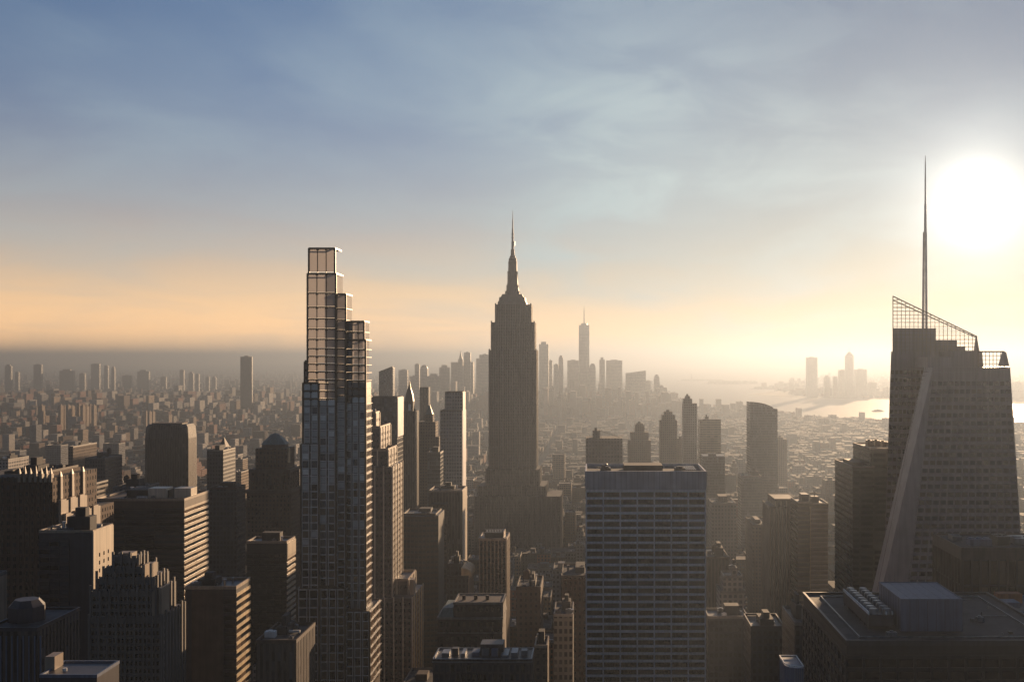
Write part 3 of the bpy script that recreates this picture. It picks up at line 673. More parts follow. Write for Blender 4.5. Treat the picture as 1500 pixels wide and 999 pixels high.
# pier fronted block under the faceted tower ---------------------------------------------------
def pier_block():
    Y = 430; x0, x1, z = px(1409, Y), px(1409, Y)+64, pz(803, Y); d = 36
    r = root('pier_fronted_block', 'wide flat block with tall pale stone piers in front of the faceted glass tower', 'office block', ((x0+x1)/2, Y, 0))
    ALL.append((x0, x1, Y, Y+d, 1365, 1560, 782))
    a = MB(); a.box(x0+.4, x1, Y+.4, Y+d, -.4, z-.6); part_of(r, 'wall', a, 'darkwall')
    rb, bd = MB(), MB(); sp_ = 3.6
    nr = 5; ch = 10.5; zb = z-4.5-nr*ch
    grid(r, (x0+.2, Y+.4, zb), (1, 0, 0), (0, 0, 1), 18, nr, sp_, ch, .72, .9, ('glass_dark', 'glass_warm'), random.Random(8), (rb, .9), (bd, .5), ribw=.75, bandw=.5)
    grid(r, (x0+.4, Y+d-.2, zb), (0, -1, 0), (0, 0, 1), 10, nr, sp_*.98, ch, .72, .9, ('glass_dark',), random.Random(9), (rb, .9), (bd, .5), ribw=.75, bandw=.5)
    part_of(r, 'pier', rb, 'brick'); part_of(r, 'spandrel', bd, 'brick')
    a = MB(); a.box(x0-.4, x1, Y-.4, Y+d+.3, z-4.5, z-.59); part_of(r, 'fascia', a, 'brick')
    a = MB(); ring(a, x0-.3, x1-.1, Y-.3, Y+d+.2, z-.6, z+.3, .7); part_of(r, 'parapet', a, 'brick')
    a = MB(); a.box(x0+.5, x1-1, Y+.5, Y+d-.5, z-.6, z-.45); part_of(r, 'roof', a, 'roof')
    for (xa, w_, ya, dd, hh, mm) in ((6, 9, 8, 5, 2.6, 'bluebox'), (18, 5, 10, 8, 3.4, 'darkgreen'), (26, 14, 12, 9, 2.4, 'steel'), (3, 4, 20, 6, 2.0, 'steel'), (44, 10, 8, 14, 4, 'darkwall')):
        a = MB(); X = x0+xa; a.box(X, X+w_, Y+ya, Y+ya+dd, z-.45, z-.45+hh)
        for k in range(3): a.cyl(X+w_*(k+.5)/3, Y+ya+dd/2, z-.45+hh, z+hh, min(w_/7, dd/3), n=10)
        part_of(r, 'air_handler', a, mm)
pier_block()

# dark green two step block ------------------------------------------------------------------------
MT['greenfac'] = facade('dark green banded glass', (.045, .055, .05), (.012, .018, .02), 9, 3.7, .9, .55, .35, .1)
def green_block():
    Y = 700
    r = root('green_glass_block', 'dark green glass block in two steps left of the faceted glass tower', 'office tower', (px(1280, Y), Y, 0))
    z1, z2 = pz(683, Y), pz(656, Y+3); x0 = px(1249, Y); x1 = px(1330, Y); xm = px(1275, Y+3)
    a = MB(); a.box(x0, x1, Y, Y+52, -.4, z1-.8); a.box(xm, x1-.3, Y+3, Y+50, 1, z2-.8); part_of(r, 'wall', a, 'greenfac')
    ALL.append((x0, x1, Y, Y+52, 1213, 1320, 656))
    bd = MB(); zz_ = z1-6
    while zz_ > 40: bd.box(x0-.25, x1, Y-.25, Y+.02, zz_, zz_+1.3); zz_ -= 3.72
    part_of(r, 'spandrel', bd, 'darkgreen')
    p = MB(); ring(p, x0-.2, xm+2, Y-.2, Y+52.2, z1-1, z1, .8); part_of(r, 'parapet', p, 'limestone')
    p = MB(); ring(p, xm-.2, x1, Y+2.8, Y+50.2, z2-1, z2, .8); part_of(r, 'parapet', p, 'limestone')
    rn = random.Random(6)
    for k in range(5):
        a = MB(); X = xm+4+k*4.6; hh = rn.uniform(1.5, 3.6); a.box(X, X+3, Y+24, Y+32, z2-.8, z2+hh); a.cyl(X+1.5, Y+28, z2+hh, z2+hh+.8, 1); part_of(r, 'roof_vent', a, 'bronze')
    a = MB(); a.box(x0+3, xm-2, Y+12, Y+40, z1-.8, z1+1.5); part_of(r, 'penthouse', a, 'brick')
green_block()

# ------------------------------------------------------------------ left foreground
MT['brownfac'] = facade('dark brown brick facade', (.075, .045, .034), (.01, .01, .012), 3.0, 3.6, .42, .55, .85)
MT['brickfac'] = facade('brown brick facade', (.11, .08, .065), (.015, .015, .02), 3.0, 3.5, .45, .5, .85)
MT['tanfac'] = facade('tan brick facade', (.30, .23, .17), (.02, .02, .025), 3.2, 3.5, .42, .5, .85)
MT['greyfac'] = facade('grey stone facade', (.15, .14, .14), (.02, .022, .028), 3.2, 3.7, .5, .55, .8)
MT['bandfac'] = facade('banded facade', (.14, .115, .10), (.015, .015, .018), 12, 3.7, .97, .5, .7)
MT['stripefac'] = facade('vertical striped facade', (.085, .068, .06), (.02, .02, .022), 2.4, 3.7, .5, 1.0, .7)
MT['glassfac'] = facade('grey glass facade', (.085, .095, .105), (.03, .04, .05), 1.9, 3.6, .8, .72, .4, .1)
MT['whitefac'] = facade('white gridded facade', (.32, .29, .27), (.03, .035, .045), 3.4, 3.6, .6, .6, .7)
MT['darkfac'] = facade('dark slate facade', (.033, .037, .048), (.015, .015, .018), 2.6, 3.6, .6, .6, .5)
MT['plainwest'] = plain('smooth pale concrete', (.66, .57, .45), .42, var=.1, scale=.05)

def spiky():
    Y = 540; d = 70
    x0, x1 = px(-60, Y), px(77, Y); z = pz(700, Y)
    r = root('spiked_brick_tower', 'dark brown brick tower with a row of pointed stone finials along its roof edge', CAT, ((x0+x1)/2, Y, 0))
    ALL.append((x0, px(100, Y), Y-2, Y+d, -60, 100, 690))
    a = MB(); a.box(x0, x1, Y, Y+48, -.4, z); a.box(px(20, Y), px(62, Y), Y+4, Y+40, 5, pz(695, Y))
    a.box(x0+3, px(84, Y), Y+1, Y+40, -.3, pz(737, Y)); a.box(x0+6, px(88.5, Y), Y+3, Y+60, -.2, pz(758, Y)); part_of(r, 'wall', a, 'brownfac')
    p = MB()
    for k in range(18):
        X = x0+(x1-x0)*(k+.5)/18; p.box(X-.4, X+.4, Y-.5, Y+.02, 20, z+.6)
    part_of(r, 'pier', p, 'brownfac')
    for i, xf in enumerate((29, 37, 45, 53, 61, 68, 75)):
        f = MB(); X = px(xf, Y); yy = Y-.3; zz_ = z-2; f.loft([[(X-.9*k, yy-.9*k, q), (X+.9*k, yy-.9*k, q), (X+.9*k, yy+2.4*k, q), (X-.9*k, yy+2.4*k, q)] for q, k in ((zz_, .7), (zz_+4, .7), (zz_+4.1, .5), (zz_+7+(i % 2), .1))])
        part_of(r, 'finial', f, 'tan')
    for (yy, w) in ((Y+8, 3), (Y+20, 3), (Y+32, 3)):
        f = MB(); X = px(77, Y); f.loft([[(X-1.2*k, yy-w/2*k, q), (X+1.0*k, yy-w/2*k, q), (X+1.0*k, yy+w/2*k, q), (X-1.2*k, yy+w/2*k, q)] for q, k in ((pz(735, Y), .8), (z, .7), (z+2.6, .15))]); part_of(r, 'finial', f, 'tan')
    for (xe, ya, yb_, n, dy) in ((84, 737, 770, 3, 1), (88.5, 758, 800, 4, 3)):
        X = px(xe, Y); f = MB()
        for k in range(n): f.box(X-.5, X+.9, Y+dy+1+k*10, Y+dy+6.5+k*10, 20, pz(ya, Y)+1.4)
        f.box(X-.3, X+.4, Y+dy+.2, Y+dy+n*10, 20, pz(ya, Y)+.4); part_of(r, 'buttress', f, 'tan')  # tan sheet and ribs paint the sun onto the brown west faces
    roofkit(r, x0+20, px(60, Y), Y+5, Y+39, pz(695, Y), random.Random(4), 'brick', tank=0)
    return r
spiky()

def blank_slab():
    Y = 460; x0, x1, z = px(57, Y), px(136, Y), pz(777, Y); d = 19
    r = root('blank_sided_slab', 'slab with dark glass front and blank sunlit cream end wall', CAT, ((x0+x1)/2, Y, 0))
    ALL.append((x0, x1, Y, Y+d, 57, 165, 766))
    a = MB(); a.box(x0, x1, Y, Y+d, -.4, z-.7); part_of(r, 'wall', a, 'navy')
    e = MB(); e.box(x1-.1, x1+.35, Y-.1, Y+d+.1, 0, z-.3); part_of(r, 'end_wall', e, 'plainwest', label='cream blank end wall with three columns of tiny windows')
    for i in range(11):
        for k in range(3): pane(r, (x1+.35, Y+5.5+k*4.2, z-11.2-i*3.4-k*.0), (0, 1, 0), (0, 0, 1), 1.0, 1.7, 'glass_dark', .1, .04)
    bd = MB(); rb = MB()
    grid(r, (x0+.3, Y, z-4-24*3.4), (1, 0, 0), (0, 0, 1), 3, 24, 4.2, 3.4, .92, .52, ('glass_dark', 'glass_blue'), random.Random(5), (rb, .3), (bd, .18))
    part_of(r, 'spandrel', bd, 'navy'); part_of(r, 'pier', rb, 'navy')
    f = MB(); f.box(x1-7.5, x1-.1, Y-.3, Y+.05, 0, z-.8); part_of(r, 'blank_panel', f, 'navy')
    roofkit(r, x0, x1, Y, Y+d, z-.7, random.Random(15), 'tan', tank=0, n=9, ph=.9)
blank_slab()

def banded():
    Y = 640; x0, x1, z = px(138, Y), px(270, Y), pz(731, Y); d = 41
    r = root('banded_office_block', 'wide dark block whose sunlit end shows bright horizontal bands', CAT, ((x0+x1)/2, Y, 0))
    ALL.append((x0, x1, Y, Y+d, 138, 305, 716))
    a = MB(); a.box(x0+.4, x1-.4, Y+.4, Y+d, -.4, z-.8); part_of(r, 'wall', a, 'darkwall')
    ch = 3.52; nr = 34
    bd, rb, b2 = MB(), MB(), MB()
    grid(r, (x0+.4, Y+.4, z-6-nr*ch), (1, 0, 0), (0, 0, 1), 3, nr, (x1-x0-.8)/3, ch, .985, .5, ('glass_dark', 'glass_blue'), random.Random(4), None, (bd, .35), skip=lambda i, j: j < 8, bandw=1.3)
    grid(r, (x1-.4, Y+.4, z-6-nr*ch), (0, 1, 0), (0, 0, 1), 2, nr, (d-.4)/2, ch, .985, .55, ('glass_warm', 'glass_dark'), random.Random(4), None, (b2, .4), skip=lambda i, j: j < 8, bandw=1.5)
    part_of(r, 'spandrel', bd, 'darkwall'); part_of(r, 'spandrel', b2, 'beige', label='spandrels painted pale for the sunlit end')  # end bands far paler than the front's: sunlight put into the colour
    f = MB(); f.box(x0, x1, Y, Y+d+.3, z-5.2, z-.79); part_of(r, 'fascia', f, 'brick')
    roofkit(r, x0, x1, Y, Y+d+.3, z-.8, random.Random(11), 'tan', tank=0, n=7)
    for xa, w_ in ((205, 5), (244, 4)):
        a = MB(); X = px(xa, Y); a.box(X, X+w_+6, Y+12, Y+22, z-.8, z+5.0); part_of(r, 'stair_house', a, 'plainwest')
banded()

def deco():
    Y = 420
    r = root('setback_deco_tower', 'dark art deco tower with many setbacks, buttresses and lit fins at its top', CAT, (px(188, Y), Y, 0))
    T = [(131, 236, 905, 0, 24), (133, 229, 866, 1.2, 20), (142, 223, 848, 3.0, 17), (152, 211, 832, 5, 14), (166, 203, 817, 7, 10)]
    T2 = []
    a = MB()
    for i, (xa, xb, yt, dy, dp) in enumerate(T):
        YY = Y+dy; X0, X1, z = px(xa, YY), px(xb, YY), pz(yt, YY); e = .03*i; a.box(X0+e, X1-e, YY+e, YY+dp, -.4+e, z); T2.append((X0, X1, YY, z, dp))
        ALL.append((X0, X1, YY, YY+dp, xa, xb, yt))
    part_of(r, 'wall', a, 'limestone')
    rn = random.Random(9); p = MB()
    for i, (X0, X1, YY, z, dp) in enumerate(T2):
        n = max(3, round((X1-X0)/3.6)); zb = 60 if i == 0 else T2[i-1][3]
        ch = 2.95; 
        lo = T2[i-1][3] if i else pz(1004, Y)
        nr = max(1, int((z-1.2-lo)/ch))
        grid(r, (X0+.5, YY, z-1.4-nr*ch), (1, 0, 0), (0, 0, 1), n*2, nr, (X1-X0-1)/(n*2), ch, .55, .52, ('glass_dark',), rn, skip=lambda a_, b_, n=n: False)
        for k in range(n+1):
            X = X0+(X1-X0)*k/n; h_ = rn.choice((0, .5, 1.6, 2.4)) if i > 0 else rn.choice((0, .8))
            p.box(X-.42, X+.42, YY-.55, YY+.04, lo-6, z+.9+h_)
        for k in range(int(dp/3)): 
            yy = YY+1.2+k*3.2; p.box(X1-.04, X1+.55, yy-.55, yy+.55, lo-8, z+.8+rn.choice((0, 1.5, .5)))
        for k in range(int(n)): X = X0+(X1-X0)*(k+.5)/n; p.box(X-.9, X+.9, YY-.3, YY+.5, z-.02, z+.9)
        grid(r, (X1, YY+1, z-1.4-nr*ch), (0, 1, 0), (0, 0, 1), max(1, int(dp/3)), nr, 3, ch, .5, .5, ('glass_dark',), rn)
    part_of(r, 'buttress', p, 'limestone')
    f = MB()
    for xf, yt, yb_ in ((210.5, 829, 862), (220.5, 827, 868)): X = px(xf, Y+4); f.box(X, X+.9, Y+3, Y+8, pz(yb_, Y), pz(yt, Y))
    for xf in (224, 234): X = px(xf, Y+2); f.box(X, X+1.1, Y+1, Y+9, pz(918, Y), pz(862 if xf > 230 else 866, Y))
    part_of(r, 'stone_fin', f, 'tan')
    a = MB(); X = px(176, Y+10); a.box(X, X+5.5, Y+8, Y+13, T2[-1][3]-.1, T2[-1][3]+1.8); part_of(r, 'penthouse', a, 'tan')
deco()

def simple(name, label, cat, Y, x0, x1, yt, d, m, **k):
    return tower(name, label, cat, Y, [(x0, x1, yt, 0, d)], m, **k)

# brown block; sun on its end wall painted as gold spandrels
def brownblock():
    Y = 480; r, f = simple('brown_office_block', 'plain brown block with a dark stair strip and greenish banded end wall', CAT, Y, 271, 346, 862, 20, 'navy', par='tan', seed=31, n=9)
    x0, x1, y0, y1, z = f[0]
    a = MB(); a.box(px(281, Y), px(327, Y), Y-.3, Y+.05, 5, z-.4); part_of(r, 'blank_panel', a, 'brick')
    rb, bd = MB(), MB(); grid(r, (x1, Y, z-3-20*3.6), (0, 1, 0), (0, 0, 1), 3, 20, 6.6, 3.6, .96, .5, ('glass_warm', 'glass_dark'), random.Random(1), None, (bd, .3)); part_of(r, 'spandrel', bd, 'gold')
    bd = MB(); grid(r, (px(328, Y), Y, z-4-20*3.6), (1, 0, 0), (0, 0, 1), 1, 20, 5.2, 3.6, .96, .5, ('glass_dark',), random.Random(1), None, (bd, .25)); part_of(r, 'spandrel', bd, 'navy')
brownblock()
def blackcube():
    Y = 640; r, f = simple('black_glass_box', 'flat topped black glass box with one striped sunlit end below the domed brick tower', CAT, Y, 361, 420, 795, 18, 'black', par='tan', seed=33, n=3)
    x0, x1, y0, y1, z = f[0]; bd = MB()
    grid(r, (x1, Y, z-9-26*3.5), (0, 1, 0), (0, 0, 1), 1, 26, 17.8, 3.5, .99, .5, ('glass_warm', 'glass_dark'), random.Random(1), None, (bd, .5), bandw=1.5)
    bd.box(x1, x1+.5, Y, Y+18, z-8.5, z-.3); part_of(r, 'spandrel', bd, 'beige')  # beige bands paint sunlight onto the end of the black box
    bd = MB(); grid(r, (x0, Y, z-6-26*3.5), (1, 0, 0), (0, 0, 1), 6, 26, (x1-x0)/6, 3.5, .9, .7, ('glass_dark',), random.Random(1)); 
blackcube()
r, f = simple('ribbed_brick_block', 'low brown block with vertical ribs beneath the black glass box', 'office block', 440, 375, 434, 941, 30, 'stripefac', par='brick', seed=8, n=6)

def domed():
    Y = 900; r, f = tower('domed_brick_tower', 'brown brick tower with arched belfry and blue green pyramid roof', CAT, Y, [(361, 426, 718, 0, 30), (366, 424, 688, 1, 28), (374, 420, 657, 3, 24)], 'brownfac', kit=False)
    a = MB()
    for (x0, x1, y0, y1, z) in f[:2]: ring(a, x0-.9, x1+.9, y0-.9, y1+.9, z-2.2, z+.3, 1.5)
    part_of(r, 'cornice', a, 'brick')
    x0, x1, y0, y1, z = f[2]; cx, cy = (x0+x1)/2, (y0+y1)/2
    def octo(w, zq): k = w*.55; return [(cx-k, cy-w, zq), (cx+k, cy-w, zq), (cx+w, cy-k, zq), (cx+w, cy+k, zq), (cx+k, cy+w, zq), (cx-k, cy+w, zq), (cx-w, cy+k, zq), (cx-w, cy-k, zq)]
    a = MB(); a.loft([octo(9.8, z-.1), octo(9.6, z+3)]); part_of(r, 'belfry', a, 'brick')
    a = MB(); a.loft([octo(10.4, z+3.01), octo(8, z+6), octo(3.2, z+11), octo(.2, z+12.5)]); o = part_of(r, 'pyramid_roof', a, 'copper')
    a = MB(); a.cyl(cx, cy, z+12, z+15, .35, .1, 6); subpart(o, r, 'finial', a, 'copper')
    a = MB(); X = px(420, Y+3); a.loft([[(X-.3, Y+6+q, z_), (X+.6, Y+6+q, z_), (X+.6, Y+11-q, z_), (X-.3, Y+11-q, z_)] for z_, q in ((z-12, 0), (z-2, 0), (z+.5, 1.6))]); part_of(r, 'dormer', a, 'gold')
    x0, x1, y0, y1, z = f[1]
    p = MB()
    for k in range(6): X = x0+(x1-x0)*k/5; p.box(X-.5, X+.5, y0-.6, y0+.02, 20, z-2)
    for k in range(5): yy = y0+(y1-y0)*k/4; p.box(x1-.02, x1+.6, yy-.5, yy+.5, 20, z-2)
    part_of(r, 'pier', p, 'brick')
    for k in range(3): X = x0+(x1-x0)*(k+.5)/3; pane(r, (X, y0-.02, z-9), (1, 0, 0), (0, 0, 1), 3, 8, 'glass_dark', .2, .08)
domed()

def brownslab():
    Y = 1150; s_ = Y/F
    r = root('brown_ribbed_slab', 'dark brown ribbed slab tower with chamfered top standing alone above low roofs', CAT, (px(242, Y), Y, 0))
    x0, x1 = px(209.5, Y), px(273.5, Y); z = pz(622, Y); ALL.append((x0, x1, Y, Y+34, 209, 273, 622))
    a = MB(); c = 5
    def rg(x0, x1, y0, y1, c, z): return [(x0+c, y0, z), (x1-c, y0, z), (x1, y0+c, z), (x1, y1-c, z), (x1-c, y1, z), (x0+c, y1, z), (x0, y1-c, z), (x0, y0+c, z)]
    a.loft([rg(x0, x1, Y, Y+34, c, -.4), rg(x0, x1, Y, Y+34, c, z-15), rg(x0+1, x1-1, Y+.5, Y+33.5, c, z-3), rg(x0+3, x1-3, Y+2, Y+32, c, z)]); part_of(r, 'wall', a, 'stripebrown')
    p = MB()
    for k in range(15): X = x0+c+(x1-x0-2*c)*k/14; p.box(X-.5, X+.5, Y-.7, Y+.02, 0, z-15)
    part_of(r, 'pier', p, 'brick')
    a = MB(); a.box(x0+6, x1-8, Y+8, Y+24, z-.1, z+1.2); part_of(r, 'penthouse', a, 'brick')
MT['stripebrown'] = facade('brown ribbed metal', (.05, .032, .028), (.03, .02, .018), 2.6, 3.7, .45, 1.0, .6)
brownslab()

# mid distance left
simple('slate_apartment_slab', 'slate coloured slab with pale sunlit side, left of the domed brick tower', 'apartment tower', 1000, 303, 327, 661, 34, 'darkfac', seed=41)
r, f = tower('cupola_tower', 'thin grey tower tapering to a small pointed cupola behind the slate slab', 'tower', 1150, [(318, 331, 655, 0, 16)], 'darkfac', kit=False)
x0, x1, y0, y1, z = f[0]; a = MB(); a.prism([(x0+1, y0+1), (x1-1, y0+1), (x1-1, y1-1), (x0+1, y1-1)], z-.1, z+10, .05); part_of(r, 'pyramid_roof', a, 'brick')
simple('dim_blue_block', 'dim blue grey block filling the dark gap left of the domed brick tower', 'office block', 800, 307, 347, 716, 20, 'darkfac', par='brick', seed=61, n=6)
simple('green_slab', 'dark grey slab with orange lit side wall left of the brown ribbed slab', 'apartment tower', 1050, 124, 154, 672, 38, 'darkfac', seed=42, tank=1)
simple('striped_side_block', 'blue grey block with finely striped sunlit side above the blank sided slab', 'office block', 830, 104, 124, 713, 40, 'bandfac', seed=43, n=2)
simple('brick_pencil_tower', 'thin reddish brick tower with lit side beside the striped block', 'apartment tower', 1250, 100, 107, 655, 60, 'brickfac', seed=44, n=1)
simple('white_side_block', 'grey block with white gridded side at the left edge above the spiked roof', 'apartment tower', 1150, -6, 12, 674, 42, 'whitefac', seed=45)
simple('orange_edge_block', 'building cut off by the left edge whose narrow side glows orange', 'office block', 430, -60, 0, 843, 5, 'tan', seed=47, n=0)
simple('terrace_block', 'low pale roofed block with rooftop sheds behind the banded block', 'office block', 760, 165, 208, 716, 30, 'greyfac', seed=48, n=9, tank=1)
def octroof():
    Y = 360; r, f = tower('octagon_roofed_block', 'bluish block with an eight sided roof drum and narrow vertical windows at lower left', 'office block', Y, [(-20, 55, 922, 0, 30)], 'stripefac', par='navy', seed=3, n=2, kit=False)
    x0, x1, y0, y1, z = f[0]; cx, cy = px(35, Y+12), Y+14
    a = MB(); ring(a, x0, x1+.1, y0-.1, y1, z-.5, z+.8); part_of(r, 'parapet', a, 'navy')
    a = MB(); a.cyl(cx, cy, z-.1, z+5, 6.2, 6.0, 8); a.cyl(cx, cy, z+5, z+7.2, 5.9, 4.0, 8); o = part_of(r, 'roof_drum', a, 'navy')
    a = MB()
    for k in range(9): X = x0+3+k*1.9; a.box(X-.2, X+.2, y0-.35, y0+.02, 40, z-2)
    part_of(r, 'pier', a, 'bluebox')
octroof()
def lowcorner():
    Y = 300; r, f = tower('flat_blue_roof_block', 'low flat roof with bluish membrane and a small sunlit shed at the bottom left', 'office block', Y, [(58, 142, 990, 0, 14)], 'navy', par='navy', seed=7, kit=False)
    x0, x1, y0, y1, z = f[0]
    a = MB(); ring(a, x0-.1, x1+.1, y0-.1, y1+.1, z-.4, z+.5); part_of(r, 'parapet', a, 'bluebox')
    a = MB(); a.box(px(66, Y+6), px(80, Y+6), Y+6, Y+11, z-.1, z+3.8); part_of(r, 'stair_house', a, 'tan')
    a = MB(); a.cyl(px(95, Y+5), Y+5, z, z+.9, .6); part_of(r, 'roof_vent', a, 'white')
lowcorner()

# ------------------------------------------------------------------ centre: right of the stepped tower
def fifth():
    Y = 620
    r, f = tower('sunlit_setback_tower', 'brown setback tower whose narrow right sides glow gold, right of the stepped tower', CAT, Y,
      [(536, 604, 876, -2, 38), (565, 598, 851, 8, 28), (536, 575, 684, 0, 33), (537, 569, 661, 4, 28), (538, 557.5, 628, 8, 32), (541, 551, 607, 12, 12)], 'tanwall', kit=False)
    rn = random.Random(12); p = MB()
    for i, (x0, x1, y0, y1, z) in enumerate(f):
        lo = max(pz(1004, Y), (pz(1004, Y) if i in (0, 2) else f[2][4] if i in (3,) else f[3][4] if i == 4 else f[4][4] if i == 5 else f[0][4]))
        nr = max(1, int((z-1.5-lo)/3.6)); n = max(2, round((x1-x0)/2.7))
        grid(r, (x0+.4, y0, z-1.6-nr*3.6), (1, 0, 0), (0, 0, 1), n, nr, (x1-x0-.8)/n, 3.6, .48, .52, ('glass_dark',), rn, skip=(lambda a_, b_: a_ < 2) if i in (0, 2) else None)
        ns = max(2, round((y1-y0)/4))
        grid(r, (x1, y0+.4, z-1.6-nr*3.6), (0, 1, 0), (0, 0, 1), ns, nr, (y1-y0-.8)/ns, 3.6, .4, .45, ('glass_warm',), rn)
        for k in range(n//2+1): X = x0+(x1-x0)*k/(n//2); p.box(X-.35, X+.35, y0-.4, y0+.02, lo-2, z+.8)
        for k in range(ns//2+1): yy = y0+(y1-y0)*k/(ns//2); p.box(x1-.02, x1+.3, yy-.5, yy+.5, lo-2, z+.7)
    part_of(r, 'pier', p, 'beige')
    for k in (4, 5, 3):
        x0, x1, y0, y1, z = f[k]; a = MB(); ring(a, x0+.1, x1-.1, y0+.1, y1-.1, z-.05, z+1.6, .6); part_of(r, 'parapet', a, 'tan')
    a = MB(); x0, x1, y0, y1, z = f[5]; a.cyl((x0+x1)/2, y0+5, z, z+3, 1.2, .8); part_of(r, 'water_tank', a, 'steel')
    a = MB(); x0, x1, y0, y1, z = f[0]; a.box(x1-3, x1-.6, y0+8, y0+14, z-.1, z+9); part_of(r, 'stair_house', a, 'tan')
    x0, x1, y0, y1, z = f[1]; a = MB(); ring(a, x0+.1, x1-.1, y0+.1, y1-.1, z-.05, z+1.4, .6); part_of(r, 'parapet', a, 'tan')
    # sunlight on the low wing's end, painted as gold stripes
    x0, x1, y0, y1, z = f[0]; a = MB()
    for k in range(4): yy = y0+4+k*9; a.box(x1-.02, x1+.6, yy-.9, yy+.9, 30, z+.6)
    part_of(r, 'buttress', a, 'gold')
fifth()
def greyslab():
    r, f = simple('plain_grey_slab', 'plain dark grey slab with a thin bright right edge', CAT, 900, 536, 582, 583, 27, 'glassfac2', seed=51, n=3, kit=False)
    x0, x1, y0, y1, z = f[0]; a = MB(); ring(a, x0, x1+.05, y0-.05, y1, z-.2, z+.8); part_of(r, 'parapet', a, 'darkwall')
    a = MB(); a.box(x1-.02, x1+.5, y0-.05, y1, pz(640, 900), z+.2); part_of(r, 'end_wall', a, 'travertine')  # pale sheet painting the sunlit side of the dark slab
MT['glassfac2'] = facade('smoked glass facade', (.055, .055, .06), (.045, .045, .05), 2.2, 3.8, .86, .8, .4, .15)
greyslab()
def slant():
    Y = 1900; x0, x1 = px(555, Y), px(575.5, Y)
    r = root('slant_topped_tower', 'slim grey tower with a slanted roofline rising to the right', 'apartment tower', ((x0+x1)/2, Y, 0)); ALL.append((x0, x1, Y, Y+20, 555, 576, 537))
    a = MB(); a.loft([[(x0, Y, -.4), (x1, Y, -.4), (x1, Y+20, -.4), (x0, Y+20, -.4)], [(x0, Y, pz(545, Y)), (x1, Y, pz(537, Y)), (x1, Y+20, pz(537, Y)), (x0, Y+20, pz(545, Y))]]); part_of(r, 'wall', a, 'glassfac')
    a = MB(); a.bar((x0, Y-.2, pz(545, Y)), (x1, Y-.2, pz(537, Y)), 1.6); part_of(r, 'roof_screen', a, 'darkwall')
slant()
r, f = tower('gothic_spire_tower', 'dark gothic tower ending in a thin pointed spire', 'tower', 1150, [(586, 608.5, 602, 0, 22), (592, 605, 588, 4, 12)], 'stripefac', kit=False)
x0, x1, y0, y1, z = f[1]; a = MB(); cx, cy = (x0+x1)/2, (y0+y1)/2; a.loft([[(cx-w, cy-w, q), (cx+w, cy-w, q), (cx+w, cy+w, q), (cx-w, cy+w, q)] for w, q in ((4.6, z-.1), (3.6, z+7), (1.6, z+14), (.15, z+23))]); part_of(r, 'spire', a, 'darkgreen')
x0, x1, y0, y1, z = f[0]
for X in (x0+1.2, x1-1.2):
    a = MB(); a.cyl(X, y0+1.5, z-.1, z+7, 1.1, .1, 6); part_of(r, 'pinnacle', a, 'brick')
a = MB(); a.box(cx-.1, cx+2.6, f[1][2]-.6, f[1][2]+.5, f[1][4]-14, f[1][4]-3); part_of(r, 'dormer', a, 'white')
r, f = tower('flared_top_tower', 'slim brown tower that widens at its flat top', 'apartment tower', 1700, [(616, 626.5, 574, 0, 14), (614.8, 627.8, 567, -1.5, 17)], 'stripefac', kit=False)
r, f = tower('wedding_cake_tower', 'stepped brown tower with a small pointed lantern next to the blue grid tower', 'tower', 1230, [(609, 643, 640, 0, 30), (613, 638, 618, 3, 22), (622, 634, 607, 6, 12)], 'brickfac', kit=False)
x0, x1, y0, y1, z = f[2]; a = MB(); a.prism([(x0+.5, y0+.5), (x1-.5, y0+.5), (x1-.5, y1-.5), (x0+.5, y1-.5)], z-.1, z+12, .05); part_of(r, 'spire', a, 'copper')
simple('grey_box_block', 'plain pale grey box tucked left of the blue grid tower', 'office block', 1000, 626, 645, 664, 20, 'glassfac', seed=5, n=2)
def bluegrid():
    Y = 1080; r, f = tower('blue_grid_tower', 'slim blue grey tower with fine white grid and bright right edge', 'hotel tower', Y, [(645, 676.5, 602, 0, 32), (652, 677.5, 575, 3, 22)], 'bluegridm', kit=False)
    for k in (0, 1):
        x0, x1, y0, y1, z = f[k]; p = MB(); n = 7
        for i in range(n+1): X = x0+(x1-x0)*i/n; p.box(X-.22, X+.22, y0-.35, y0+.02, 60, z+.5)
        part_of(r, 'mullion', p, 'steel')
        a = MB(); a.box(x1-.02, x1+.5, y0-.05, y1, 40, z+.3); part_of(r, 'end_wall', a, 'travertine')  # sun on the right side painted in as a pale sheet
        a = MB(); ring(a, x0, x1, y0-.4, y1, z-.1, z+.9); part_of(r, 'parapet', a, 'bronze')
MT['bluegridm'] = facade('blue grid glass', (.32, .33, .35), (.035, .05, .07), 2.7, 3.5, .74, .7, .4, .12)
bluegrid()
